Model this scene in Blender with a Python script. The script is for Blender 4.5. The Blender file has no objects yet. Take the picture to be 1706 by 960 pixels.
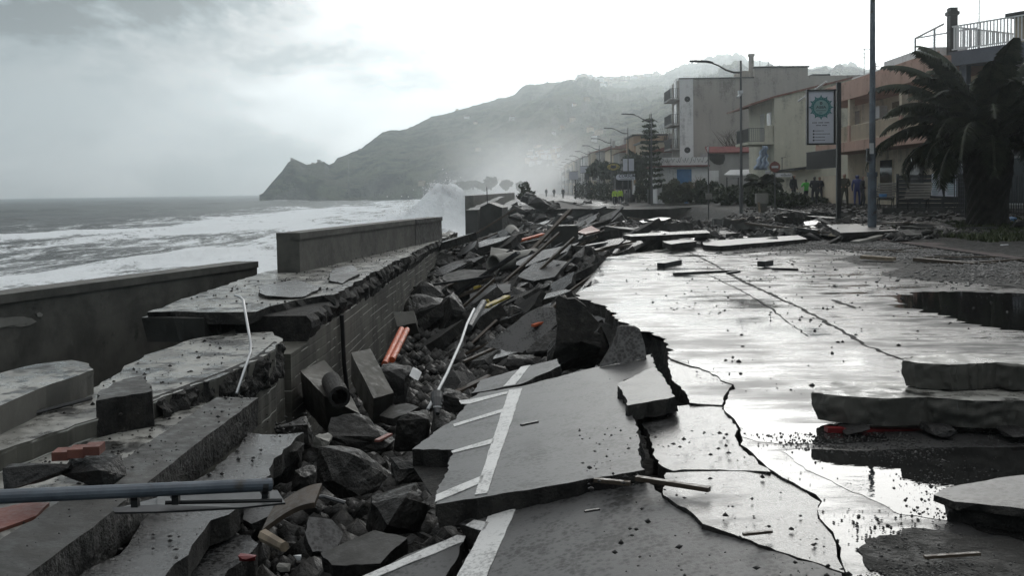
import bpy, bmesh, math, random
import numpy as np
from mathutils import Vector, Matrix, noise
R = math.radians
random.seed(7)
SC = bpy.context.scene
COL = SC.collection

# ---------------------------------------------------------------- camera
FPX = 1659.0                      # focal length in pixels of the 1706 px wide photograph
PCX, PCY = 853.0, 392.0           # principal point (the photograph is cropped from the top)
EYE = Vector((0, 0, 1.6))
YAW, PITCH, ROLL = R(0.93), R(2.62), R(0.8)
_f0 = Vector((-math.sin(YAW), math.cos(YAW), 0)); _r0 = Vector((math.cos(YAW), math.sin(YAW), 0)); _u0 = Vector((0, 0, 1))
_f = (_f0*math.cos(PITCH) - _u0*math.sin(PITCH)).normalized()
_u1 = (_u0*math.cos(PITCH) + _f0*math.sin(PITCH)).normalized()
CX = (_r0*math.cos(ROLL) - _u1*math.sin(ROLL)).normalized()
CY = (_r0*math.sin(ROLL) + _u1*math.cos(ROLL)).normalized()
cam_d = bpy.data.cameras.new('camera'); cam = bpy.data.objects.new('camera', cam_d); COL.objects.link(cam)
cam_d.sensor_width = 36; cam_d.lens = 36*FPX/1706; cam_d.clip_end = 60000; cam_d.clip_start = 0.05
cam_d.shift_x = 0; cam_d.shift_y = -(480-PCY)/1706
m = Matrix((CX, CY, -_f)).transposed().to_4x4(); m.translation = EYE
cam.matrix_world = m
SC.camera = cam

# ---------------------------------------------------------------- exposure, sky, sun
SC.view_settings.view_transform = 'Standard'; SC.view_settings.look = 'None'
SC.view_settings.exposure = -0.35; SC.view_settings.gamma = 1.0
SC.render.engine = 'CYCLES'
cy = SC.cycles
cy.use_denoising = True; cy.denoiser = 'OPENIMAGEDENOISE'
cy.max_bounces = 32; cy.diffuse_bounces = 28; cy.glossy_bounces = 3; cy.transmission_bounces = 4; cy.transparent_max_bounces = 12
cy.volume_bounces = 10; cy.sample_clamp_indirect = 4.0; cy.caustics_reflective = False; cy.caustics_refractive = False
SUN_AZ, SUN_EL = R(13), R(20)      # azimuth to the right of the road direction

class NT:
    """small helper to write node trees"""
    def __init__(s, tree): s.t = tree; s.n = tree.nodes; s.l = tree.links
    def node(s, kind, **kw):
        n = s.n.new(kind)
        for k, v in kw.items(): setattr(n, k, v)
        return n
    def put(s, sock, v):
        if hasattr(v, 'is_output') or isinstance(v, bpy.types.NodeSocket): s.l.new(v, sock)
        elif v is not None: sock.default_value = v
    def math(s, op, a, b=None, c=None, clamp=False):
        n = s.node('ShaderNodeMath', operation=op, use_clamp=clamp)
        s.put(n.inputs[0], a)
        if b is not None: s.put(n.inputs[1], b)
        if c is not None: s.put(n.inputs[2], c)
        return n.outputs[0]
    def vmath(s, op, a, b=None, scale=None):
        n = s.node('ShaderNodeVectorMath', operation=op)
        s.put(n.inputs[0], a)
        if b is not None: s.put(n.inputs[1], b)
        if scale is not None: s.put(n.inputs['Scale'], scale)
        return n.outputs['Value'] if op in ('DOT_PRODUCT', 'LENGTH', 'DISTANCE') else n.outputs[0]
    def noise(s, vec, scale, detail=4, rough=0.55, dist=0.0, out=0):
        n = s.node('ShaderNodeTexNoise'); s.put(n.inputs['Vector'], vec)
        n.inputs['Scale'].default_value = scale; n.inputs['Detail'].default_value = detail
        n.inputs['Roughness'].default_value = rough; n.inputs['Distortion'].default_value = dist
        return n.outputs[out]
    def voro(s, vec, scale, feature='F1', out='Distance'):
        n = s.node('ShaderNodeTexVoronoi', feature=feature); s.put(n.inputs['Vector'], vec)
        n.inputs['Scale'].default_value = scale
        return n.outputs[out]
    def ramp(s, fac, a, b, lo=0.0, hi=1.0, smooth=True):
        n = s.node('ShaderNodeMapRange', interpolation_type='SMOOTHSTEP' if smooth else 'LINEAR')
        s.put(n.inputs[0], fac)
        for i, v in ((1, a), (2, b), (3, lo), (4, hi)): s.put(n.inputs[i], v)
        return n.outputs[0]
    def mix(s, fac, a, b):
        n = s.node('ShaderNodeMix', data_type='RGBA')
        s.put(n.inputs[0], fac); s.put(n.inputs[6], col(a)); s.put(n.inputs[7], col(b))
        return n.outputs[2]
    def stretch(s, vec, sc):
        return s.vmath('MULTIPLY', vec, sc)
    def bump(s, h, strength, dist=0.02, nrm=None):
        n = s.node('ShaderNodeBump'); s.put(n.inputs['Height'], h)
        n.inputs['Strength'].default_value = strength; n.inputs['Distance'].default_value = dist
        if nrm is not None: s.put(n.inputs['Normal'], nrm)
        return n.outputs[0]
def col(c):
    if isinstance(c, (tuple, list)): return (c[0], c[1], c[2], 1.0)
    if isinstance(c, (int, float)): return (c, c, c, 1.0)
    return c

world = bpy.data.worlds.new('World'); SC.world = world; world.use_nodes = True
W = NT(world.node_tree); W.n.clear()
sky = W.node('ShaderNodeTexSky', sky_type='NISHITA'); sky.sun_disc = False
sky.sun_elevation = SUN_EL; sky.sun_rotation = SUN_AZ
sky.air_density = 1.0; sky.dust_density = 2.0
bg_sky = W.node('ShaderNodeBackground'); W.l.new(sky.outputs[0], bg_sky.inputs[0]); bg_sky.inputs[1].default_value = 0.05
d = W.node('ShaderNodeTexCoord').outputs['Generated']
sp = W.node('ShaderNodeSeparateXYZ'); W.l.new(d, sp.inputs[0]); dx, dy, dz = sp.outputs
az = W.math('ARCTAN2', dx, dy); el = W.math('ARCSINE', dz)
# cloud deck: noise on the direction, slightly flattened near the horizon
nv = W.stretch(d, (1, 1, 2.2))
n1 = W.noise(nv, 5.0, 8, 0.6, 0.35); n2 = W.noise(nv, 14.0, 6, 0.6); n3 = W.noise(W.stretch(d, (1, 1, 3.0)), 2.2, 5, 0.55)
wob = W.math('MULTIPLY', W.math('SUBTRACT', n1, 0.5), 0.26); wob2 = W.math('MULTIPLY', W.math('SUBTRACT', n2, 0.5), 0.10)
azw = W.math('ADD', W.math('ADD', az, wob), wob2); elw = W.math('ADD', W.math('SUBTRACT', el, W.math('MULTIPLY', wob, 0.45)), wob2)
def blob(px, py, sx, sy, amp, warp=True):
    a0, e0 = (px-880)/FPX, (316-py)/FPX
    A = W.math('DIVIDE', W.math('SUBTRACT', azw if warp else az, a0), sx/FPX)
    E = W.math('DIVIDE', W.math('SUBTRACT', elw if warp else el, e0), sy/FPX)
    q = W.math('ADD', W.math('MULTIPLY', A, A), W.math('MULTIPLY', E, E))
    return W.math('MULTIPLY', W.math('EXPONENT', W.math('MULTIPLY', q, -1.0)), amp)
SKY_BACK, SKY_FRONT = 0.38, 1.10
lum = W.ramp(dy, -0.2, 0.85, SKY_BACK, SKY_FRONT)
# higher up the deck is thick and dark
lum = W.math('MULTIPLY', lum, W.ramp(el, 0.15, 0.75, 1.0, 0.55))
lum = W.math('MULTIPLY', lum, W.ramp(n3, 0.3, 0.7, 0.86, 1.12))
lum = W.math('MULTIPLY', lum, W.ramp(n1, 0.36, 0.64, 0.70, 1.18))
for b in ((170, 15, 330, 60, -1.0), (20, -60, 300, 80, -.7), (545, 90, 150, 28, -.85), (700, 125, 130, 28, -.8),
          (490, 165, 85, 60, .9), (590, 235, 65, 60, 1.0), (660, 180, 160, 70, .7), (420, 40, 130, 40, .7), (640, 30, 160, 60, 1.0)):
    lum = W.math('ADD', lum, blob(*b))
lum = W.math('ADD', lum, blob(1290, -20, 430, 340, 2.1, False))
lum = W.math('ADD', lum, blob(1000, 40, 260, 130, 0.6))
lum = W.math('ADD', W.math('MAXIMUM', lum, 0.05), W.ramp(el, 0.5, 1.05, 0.0, 1.15))   # unseen bright zenith added to light foam, spray and upward faces
tint = W.mix(W.ramp(lum, 0.25, 1.0), (0.83, 0.985, 1.05), (1.0, 1.0, 1.0))
bg_cl = W.node('ShaderNodeBackground'); W.l.new(tint, bg_cl.inputs[0]); W.l.new(lum, bg_cl.inputs[1])
cover = W.node('ShaderNodeMixShader'); cover.inputs[0].default_value = 0.93
W.l.new(bg_sky.outputs[0], cover.inputs[1]); W.l.new(bg_cl.outputs[0], cover.inputs[2])
wo = W.node('ShaderNodeOutputWorld'); W.l.new(cover.outputs[0], wo.inputs[0])

sun_d = bpy.data.lights.new('sun', 'SUN'); sun = bpy.data.objects.new('sun', sun_d); COL.objects.link(sun)
sun_d.energy = 1.0; sun_d.angle = R(28); sun_d.color = (1.0, 0.97, 0.92)
sdir = Vector((math.sin(SUN_AZ)*math.cos(SUN_EL), math.cos(SUN_AZ)*math.cos(SUN_EL), math.sin(SUN_EL)))
sun.rotation_euler = sdir.to_track_quat('Z', 'Y').to_euler()

# ---------------------------------------------------------------- helpers
def ray(px, py):
    return (_f*FPX + CX*(px-PCX) - CY*(py-PCY)).normalized()
def pz(px, py, z=0.0):
    d = ray(px, py); return EYE + d*((z-EYE.z)/d.z)
def pY(px, py, Y):
    d = ray(px, py); return EYE + d*(Y/d.y)
def pX(px, py, X):
    d = ray(px, py); return EYE + d*(X/d.x)
def plane3(a, b, c):
    n = (b-a).cross(c-a).normalized()
    return (a, n if n.z > 0 else -n)
def pp(px, py, pl):
    d = ray(px, py); return EYE + d*((pl[0]-EYE).dot(pl[1])/d.dot(pl[1]))
def link(name, me, parent=None):
    o = bpy.data.objects.new(name, me); COL.objects.link(o)
    if parent: o.parent = parent
    return o
def wmat(o):
    mm = o.matrix_basis.copy(); p = o.parent
    while p: mm = p.matrix_basis @ mm; p = p.parent
    return mm
def tag(o, label, cat, group=None):
    o['label'] = label; o['category'] = cat
    if group: o['group'] = group
    return o
def empty(name, loc, label, cat, group=None, rz=0.0):
    o = bpy.data.objects.new(name, None); COL.objects.link(o); o.location = loc; o.rotation_euler = (0, 0, rz)
    return tag(o, label, cat, group)
def structure(o): o['kind'] = 'structure'; return o
def stuff(o): o['kind'] = 'stuff'; return o

class MB:
    """collects shapes in a bmesh; out() links them as one mesh object"""
    def __init__(s): s.b = bmesh.new(); s.mi = 0
    def face(s, vs):
        try:
            f = s.b.faces.new(vs); f.material_index = s.mi; return f
        except ValueError: return None
    def poly(s, pts): return s.face([s.b.verts.new(p) for p in pts])
    def box(s, c, size, rz=0.0, mat=None):
        M = (Matrix.Translation(c) @ (mat if mat else Matrix.Rotation(rz, 4, 'Z'))) @ Matrix.Diagonal((size[0]/2, size[1]/2, size[2]/2, 1))
        v = [s.b.verts.new(M @ Vector((x, y, z))) for x in (-1, 1) for y in (-1, 1) for z in (-1, 1)]
        for q in ((0, 1, 3, 2), (4, 6, 7, 5), (0, 4, 5, 1), (2, 3, 7, 6), (0, 2, 6, 4), (1, 5, 7, 3)): s.face([v[i] for i in q])
        return s
    def box2(s, a, b): return s.box(((a[0]+b[0])/2, (a[1]+b[1])/2, (a[2]+b[2])/2), (abs(b[0]-a[0]), abs(b[1]-a[1]), abs(b[2]-a[2])))
    def tube(s, pts, r, n=8, cap=True):
        pts = [Vector(p) for p in pts]; rs = r if isinstance(r, (list, tuple)) else [r]*len(pts)
        rings = []
        for i, p in enumerate(pts):
            t = (pts[min(i+1, len(pts)-1)] - pts[max(i-1, 0)]).normalized()
            ref = Vector((0, 0, 1)) if abs(t.z) < 0.9 else Vector((1, 0, 0))
            u = t.cross(ref).normalized(); w = t.cross(u)
            rings.append([s.b.verts.new(p + (u*math.cos(k*2*math.pi/n) + w*math.sin(k*2*math.pi/n))*rs[i]) for k in range(n)])
        for a, b in zip(rings, rings[1:]):
            for k in range(n): s.face([a[k], a[(k+1) % n], b[(k+1) % n], b[k]])
        if cap: s.face(rings[0][::-1]); s.face(rings[-1])
        return s
    def ring(s, c, r0, r1, depth, n=24, axis='Y'):
        """flat ring or disc facing -axis"""
        vs = []
        for k in range(n):
            a = 2*math.pi*k/n; ca, sa = math.cos(a), math.sin(a)
            row = []
            for (r, dd) in ((r0, 0), (r1, 0), (r1, depth), (r0, depth)):
                row.append(s.b.verts.new(Vector(c) + (Vector((r*ca, dd, r*sa)) if axis == 'Y' else Vector((dd, r*ca, r*sa)) if axis == 'X' else Vector((r*ca, r*sa, dd)))))
            vs.append(row)
        for k in range(n):
            a, b = vs[k], vs[(k+1) % n]
            for i in range(4): s.face([a[i], a[(i+1) % 4], b[(i+1) % 4], b[i]])
        return s
    def prism(s, top, off, side=None, jit=0.0):
        """closed solid between polygon top and the same polygon moved by off"""
        t = [s.b.verts.new(p) for p in top]
        b = [s.b.verts.new(Vector(p) + Vector(off) + Vector((random.uniform(-jit, jit), random.uniform(-jit, jit), 0))) for p in top]
        ft = s.face(t); fb = s.face(b[::-1])
        k = s.mi
        if side is not None: s.mi = side
        if fb: fb.material_index = s.mi
        n = len(t)
        for i in range(n): s.face([t[i], b[i], b[(i+1) % n], t[(i+1) % n]])
        s.mi = k
        return s
    def finish(s, smooth=False, recalc=True, tri=True):
        if tri:
            big = [f for f in s.b.faces if len(f.verts) > 4]
            if big: bmesh.ops.triangulate(s.b, faces=big)
        if recalc: bmesh.ops.recalc_face_normals(s.b, faces=s.b.faces)
        me = bpy.data.meshes.new('m'); s.b.to_mesh(me); s.b.free()
        if smooth:
            for p in me.polygons: p.use_smooth = True
        return me
    def out(s, name, mats, parent=None, smooth=False, recenter=True, recalc=True):
        me = s.finish(smooth, recalc)
        return add_mesh(name, me, mats, parent, recenter)
def add_mesh(name, me, mats, parent=None, recenter=True):
    me.name = name
    for mt in (mats if isinstance(mats, (list, tuple)) else [mats]): me.materials.append(mt)
    o = link(name, me, parent)
    if parent: me.transform(wmat(parent).inverted())
    elif recenter and len(me.vertices):
        co = np.empty(len(me.vertices)*3, 'f'); me.vertices.foreach_get('co', co); co = co.reshape(-1, 3)
        lo, hi = co.min(0), co.max(0); c = Vector(((lo[0]+hi[0])/2, (lo[1]+hi[1])/2, lo[2]))
        me.transform(Matrix.Translation(-c)); o.location = c
    return o
def np_mesh(name, v, f, mats, parent=None, smooth=False, recenter=True):
    me = bpy.data.meshes.new(name)
    v = np.asarray(v, 'f').reshape(-1, 3); f = np.asarray(f, 'i'); k = f.shape[1]
    me.vertices.add(len(v)); me.vertices.foreach_set('co', v.ravel())
    me.loops.add(f.size); me.loops.foreach_set('vertex_index', f.ravel())
    me.polygons.add(len(f)); me.polygons.foreach_set('loop_start', np.arange(0, f.size, k, dtype='i'))
    try: me.polygons.foreach_set('loop_total', np.full(len(f), k, 'i'))
    except Exception: pass
    if smooth: me.polygons.foreach_set('use_smooth', np.ones(len(f), bool))
    me.update(calc_edges=True); me.validate()
    return add_mesh(name, me, mats, parent, recenter)
def grid_faces(nr, nc):
    i = np.arange(nr-1)[:, None]*nc + np.arange(nc-1)[None, :]
    return np.stack([i, i+1, i+nc+1, i+nc], -1).reshape(-1, 4)
def dup(root, loc, rot=None, scale=None, label=None, group=None):
    r = root.copy(); COL.objects.link(r); r.location = loc
    if rot is not None: r.rotation_euler = rot
    if scale is not None: r.scale = scale
    if label: r['label'] = label
    if group: r['group'] = group
    for ch in list(root.children):
        c = ch.copy(); COL.objects.link(c); c.parent = r
        for g in list(ch.children):
            e = g.copy(); COL.objects.link(e); e.parent = c
    return r
def jag(pts, amp, seg, rnd=None):
    """breaks the edges of a polygon into a ragged outline (in its own plane)"""
    rnd = rnd or random; out = []; n = len(pts)
    nrm = Vector((0, 0, 0))
    for i in range(n): nrm += Vector(pts[i]).cross(Vector(pts[(i+1) % n]))
    nrm = nrm.normalized() if nrm.length else Vector((0, 0, 1))
    for i in range(n):
        a, b = Vector(pts[i]), Vector(pts[(i+1) % n]); e = b-a; L = e.length
        k = max(1, min(60, int(L/seg))); side = e.cross(nrm).normalized() if L > 1e-6 else Vector((0, 0, 0))
        w = 0.0
        for j in range(k):
            t = j/k
            w = w*0.55 + rnd.uniform(-amp, amp)
            out.append(a + e*min(1, t + (rnd.uniform(-.25, .25)/k if j else 0)) + side*(w if j else rnd.uniform(-amp, amp)*.4))
    return out
def hsh(x, y, sc, seed=0.0): return noise.noise(Vector((x*sc+seed, y*sc-seed, seed*1.7)))
def fbm(X, Y, sc, octv=4, seed=0, gain=0.5):
    """value noise on numpy arrays"""
    X = np.asarray(X, float)*sc; Y = np.asarray(Y, float)*sc; out = 0; amp = 1; tot = 0
    for o in range(octv):
        xi = np.floor(X).astype(np.int64); yi = np.floor(Y).astype(np.int64); fx = X-xi; fy = Y-yi
        fx = fx*fx*(3-2*fx); fy = fy*fy*(3-2*fy)
        def h(a, b):
            q = (a*374761393 + b*668265263 + (seed+o)*1442695041) & 0xFFFFFFFF
            q = ((q ^ (q >> 13))*1274126177) & 0xFFFFFFFF
            return ((q ^ (q >> 16)) & 0xFFFF)/65535.0
        v = (h(xi, yi)*(1-fx)+h(xi+1, yi)*fx)*(1-fy) + (h(xi, yi+1)*(1-fx)+h(xi+1, yi+1)*fx)*fy
        out = out + amp*(v-.5)*2; tot += amp; amp *= gain; X = X*2.03+17.1; Y = Y*2.03+9.7
    return out/tot
def sstep(x, a, b):
    t = np.clip((np.asarray(x, float)-a)/(b-a), 0, 1); return t*t*(3-2*t)

# ---------------------------------------------------------------- materials
def newmat(name):
    mt = bpy.data.materials.new(name); mt.use_nodes = True
    t = NT(mt.node_tree); b = t.n['Principled BSDF']
    return mt, t, b
def mottled(name, c1, c2, scale=3.0, rough=(0.5, 0.7), bump=0.3, bscale=30, bdist=0.01, c3=None, c3lim=(0.6, 0.75), spec=0.5, obj=True, metal=0.0):
    """uneven real surface: two base colours, blotches, roughness variation, bump"""
    mt, t, b = newmat(name)
    tc = t.node('ShaderNodeTexCoord').outputs['Object']
    rnd = t.node('ShaderNodeObjectInfo').outputs['Random']
    v = t.vmath('ADD', tc, t.vmath('SCALE', (7.3, 3.1, 5.7), scale=t.math('MULTIPLY', rnd, 20.0)))
    n = t.noise(v, scale, 6, 0.6); n2 = t.noise(v, scale*6.3, 4, 0.6); n3 = t.noise(v, bscale, 5, 0.65)
    f = t.ramp(t.math('ADD', t.math('MULTIPLY', n, .7), t.math('MULTIPLY', n2, .3)), 0.36, 0.64)
    c = t.mix(f, c1, c2)
    if c3 is not None: c = t.mix(t.ramp(t.noise(v, scale*.8+1.3, 5, .65), *c3lim), c, c3)
    t.put(b.inputs['Base Color'], c)
    t.put(b.inputs['Roughness'], t.ramp(n2, 0.35, 0.65, rough[0], rough[1]))
    b.inputs['Specular IOR Level'].default_value = spec; b.inputs['Metallic'].default_value = metal
    if bump: t.put(b.inputs['Normal'], t.bump(t.math('ADD', n3, t.math('MULTIPLY', n2, .8)), bump, bdist))
    return mt
def plain(name, c, rough=0.5, metal=0.0, spec=0.5, var=0.12):
    """painted or manufactured surface with faint dirt"""
    return mottled(name, tuple(x*(1-var) for x in c), tuple(min(1, x*(1+var)) for x in c), 2.5, (max(0.02, rough-.07), min(1, rough+.08)), 0.05, 60, 0.002, spec=spec, metal=metal)

M = {}
M['stone'] = mottled('wet_dark_stone', (.006, .006, .0055), (.024, .023, .021), 2.2, (.36, .72), .9, 16, .03, c3=(.065, .06, .053), c3lim=(.6, .7), spec=.35)
M['rubble'] = mottled('wet_broken_asphalt', (.007, .007, .007), (.025, .0245, .024), 3.0, (.4, .75), .9, 22, .02, spec=.35)
M['conc'] = mottled('wet_concrete', (.05, .049, .043), (.115, .111, .098), 1.6, (.55, .85), .35, 25, .006, c3=(.03, .03, .026))
M['conc_dark'] = mottled('dark_damp_concrete', (.020, .020, .018), (.052, .051, .047), 1.2, (.4, .75), .5, 20, .012, c3=(.018, .018, .016))
M['conc_pale'] = mottled('pale_concrete', (.16, .155, .14), (.25, .245, .225), 1.4, (.55, .85), .3, 25, .005, c3=(.09, .088, .08))  # concrete of a paler colour, for pipes, flakes and patches
M['asph'] = None
M['edge'] = mottled('broken_asphalt_edge', (.010, .010, .010), (.038, .036, .033), 8, (.6, .9), 1.0, 35, .03, c3=(.07, .066, .06), c3lim=(.6, .7), spec=.3)
M['soil'] = mottled('dark_wet_sand', (.012, .012, .011), (.032, .031, .029), 1.5, (.55, .85), 1.0, 18, .03, spec=.25)
M['wood'] = mottled('wet_wood', (.035, .025, .017), (.075, .055, .038), 4, (.35, .6), .5, 30, .004)
M['palewood'] = mottled('split_pale_wood', (.13, .10, .07), (.26, .21, .15), 9, (.6, .8), .5, 30, .004)
M['orange'] = mottled('muddy_orange_plastic', (.44, .08, .028), (.54, .12, .04), 4, (.35, .6), .1, 30, .003, c3=(.10, .05, .03), c3lim=(.55, .66))
M['redbrick'] = mottled('red_brick', (.11, .04, .03), (.19, .07, .05), 6, (.5, .8), .4, 30, .004)
M['redtile'] = mottled('red_floor_tile', (.16, .055, .045), (.22, .08, .06), 5, (.35, .6), .2, 30, .003)
M['steel'] = plain('galvanised_steel', (.42, .43, .44), .35, .7)
M['bluegrey'] = mottled('weathered_blue_grey_paint', (.06, .075, .095), (.125, .15, .18), 3, (.4, .7), .15, 40, .003, c3=(.05, .045, .04), c3lim=(.58, .68))
M['white'] = mottled('scuffed_white_metal', (.50, .51, .52), (.64, .65, .66), 4, (.35, .55), .06, 40, .002, c3=(.22, .21, .19), c3lim=(.6, .7))
M['black'] = plain('black_paint', (.012, .012, .013), .4)
M['dark'] = plain('dark_metal', (.03, .031, .033), .45, .3)
M['lampgrey'] = plain('lamp_post_grey', (.085, .088, .092), .5, .2)
M['red'] = plain('dark_red_plastic', (.14, .008, .010), .4)
M['yellow'] = mottled('muddy_yellow_plastic', (.28, .21, .03), (.36, .28, .05), 5, (.4, .6), .1, 30, .003, c3=(.06, .05, .03), c3lim=(.5, .62))
M['blue'] = plain('blue_paint', (.05, .17, .36), .5)
M['glass'] = plain('window_glass', (.02, .023, .026), .08, 0, .6)
# ---------------------------------------------------------------- wet asphalt, paint, puddle, sea, hill materials
def road_mat(name, base=(.014, .034), r_lo=.07, r_hi=.34, grain=.25, streak=1.0, gs=90, gd=.003, sl=.55, silty=False):
    mt, t, b = newmat(name)
    g = t.node('ShaderNodeNewGeometry').outputs['Position']
    n = t.noise(g, .55, 5, .6); st = t.noise(t.stretch(g, (.9, 3.2, 1)), 1.1, 8, .72); fine = t.noise(g, 120, 3, .7); mid = t.noise(g, 9, 5, .65)
    agg = t.voro(g, gs); blot = t.noise(g, 2.6, 6, .68)
    c = t.mix(t.ramp(t.math('ADD', t.math('ADD', t.math('MULTIPLY', mid, .25), t.math('MULTIPLY', fine, .20)), t.math('ADD', t.math('MULTIPLY', blot, .52), t.math('MULTIPLY', agg, .17))), .47, .60), base[0], base[1])
    t.put(b.inputs['Base Color'], c)
    w = t.math('ADD', t.math('MULTIPLY', n, .55), t.math('MULTIPLY', st, .45*streak))
    wet = t.ramp(w, .40, .58)                      # 0 = film of water, 1 = only damp
    ro = t.math('ADD', t.math('MULTIPLY', wet, r_hi-r_lo), r_lo)
    if silty:      # mud film and grit towards the right kerb
        sx = t.node('ShaderNodeSeparateXYZ'); t.l.new(g, sx.inputs[0])
        sm = t.ramp(t.math('ADD', sx.outputs[0], t.math('MULTIPLY', t.math('SUBTRACT', t.math('ADD', n, st), 1.0), 9.0)), 3.2, 7.0)
        ro = t.math('ADD', ro, t.math('MULTIPLY', sm, .16)); t.put(b.inputs['Specular IOR Level'], t.math('SUBTRACT', sl, t.math('MULTIPLY', sm, .36)))
    else: b.inputs['Specular IOR Level'].default_value = sl
    t.put(b.inputs['Roughness'], t.math('ADD', ro, t.math('MULTIPLY', t.math('SUBTRACT', mid, .5), .12)))
    h = t.math('ADD', t.math('MULTIPLY', agg, .6), fine)
    n1 = t.node('ShaderNodeBump'); t.put(n1.inputs['Height'], h); n1.inputs['Distance'].default_value = gd
    t.put(n1.inputs['Strength'], t.math('MULTIPLY', t.math('ADD', wet, .12), grain))
    t.put(b.inputs['Normal'], n1.outputs[0])
    return mt
M['road'] = road_mat('wet_road_asphalt', r_lo=.06, r_hi=.44, grain=.5, silty=True)
M['asph'] = road_mat('damp_slab_asphalt', base=(.005, .080), r_lo=.40, r_hi=.72, grain=1.0, streak=.3, gs=34, gd=.010, sl=.38)
M['asph2'] = road_mat('wet_slab_asphalt', base=(.006, .07), r_lo=.26, r_hi=.60, grain=1.0, streak=.6, gs=38, gd=.008, sl=.45)
M['farroad'] = road_mat('silted_far_road', base=(.016, .04), r_lo=.22, r_hi=.75, grain=.6, gs=8, gd=.03)
M['pave'] = mottled('wet_pavement_cement', (.08, .08, .073), (.34, .335, .31), 1.1, (.22, .6), .25, 28, .004, c3=(.022, .022, .02), c3lim=(.5, .58))
def paint_mat():
    mt, t, b = newmat('worn_white_road_paint')
    g = t.node('ShaderNodeNewGeometry').outputs['Position']
    n = t.noise(g, 45, 5, .7); n2 = t.noise(g, 6, 4, .6)
    f = t.ramp(t.math('ADD', t.math('MULTIPLY', n, .6), t.math('MULTIPLY', n2, .4)), .35, .53)
    t.put(b.inputs['Base Color'], t.mix(f, (.24, .24, .24), (.62, .62, .61)))
    b.inputs['Roughness'].default_value = .45
    t.put(b.inputs['Normal'], t.bump(t.noise(g, 130, 3, .7), .3, .003))
    return mt
M['paint'] = paint_mat()
def puddle_mat():
    mt, t, b = newmat('puddle_water')
    g = t.node('ShaderNodeNewGeometry').outputs['Position']
    b.inputs['Base Color'].default_value = (.012, .012, .012, 1); b.inputs['Roughness'].default_value = .015
    b.inputs['IOR'].default_value = 1.36; b.inputs['Specular IOR Level'].default_value = .62
    t.put(b.inputs['Normal'], t.bump(t.noise(t.stretch(g, (1, 1.6, 1)), 9, 3, .5), .025, .02))
    return mt
M['puddle'] = puddle_mat()
def sea_mat():
    mt, t, b = newmat('stormy_sea_water')
    g = t.node('ShaderNodeNewGeometry').outputs['Position']
    at = t.node('ShaderNodeAttribute', attribute_name='foam').outputs['Fac']
    n = t.noise(t.stretch(g, (.55, .16, 1)), .35, 8, .68, .6); n2 = t.noise(t.stretch(g, (1.4, .6, 1)), .8, 6, .7, 1.0); n3 = t.noise(g, 2.6, 4, .6)
    k = t.math('ADD', t.math('ADD', t.math('MULTIPLY', n, .55), t.math('MULTIPLY', n2, .33)), t.math('MULTIPLY', n3, .12))
    k = t.math('ADD', t.math('MULTIPLY', t.math('SUBTRACT', k, .5), 2.4), .5); f = t.ramp(t.math('ADD', k, at), .80, 1.06)
    wc = t.mix(t.ramp(n, .35, .65), (.022, .025, .024), (.045, .049, .046))
    t.put(b.inputs['Base Color'], t.mix(f, wc, (.84, .87, .89)))
    t.put(b.inputs['Roughness'], t.ramp(f, 0, 1, .30, .85)); b.inputs['IOR'].default_value = 1.33
    b.inputs['Specular IOR Level'].default_value = .16
    hh = t.math('ADD', t.math('MULTIPLY', n2, 1.0), t.math('ADD', t.math('MULTIPLY', n, .8), t.math('MULTIPLY', n3, .5)))
    t.put(b.inputs['Normal'], t.bump(hh, .8, .55))
    return mt
M['sea'] = sea_mat()
def hill_mat():
    mt, t, b = newmat('hillside_scrub_and_rock')
    g = t.node('ShaderNodeNewGeometry'); p = g.outputs['Position']
    sx = t.node('ShaderNodeSeparateXYZ'); t.l.new(g.outputs['True Normal'], sx.inputs[0])
    n = t.noise(p, .012, 8, .68); n2 = t.noise(p, .06, 6, .7); tr = t.noise(t.stretch(p, (1, 1, 6)), .024, 5, .6)
    veg = t.mix(t.ramp(n2, .4, .62), (.018, .028, .014), (.12, .13, .075))
    veg = t.mix(t.ramp(tr, .5, .62), veg, (.11, .108, .075))
    rock = t.mix(t.ramp(n2, .35, .65), (.030, .029, .027), (.18, .175, .16))
    f = t.ramp(t.math('ADD', sx.outputs[2], t.math('MULTIPLY', t.math('SUBTRACT', n, .5), 1.1)), .56, .74)
    t.put(b.inputs['Base Color'], t.mix(f, rock, veg)); b.inputs['Roughness'].default_value = .9
    b.inputs['Specular IOR Level'].default_value = .1
    t.put(b.inputs['Normal'], t.bump(t.math('ADD', n2, t.noise(p, .2, 5, .7)), 1.0, 10))
    return mt
M['hill'] = hill_mat()

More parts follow.
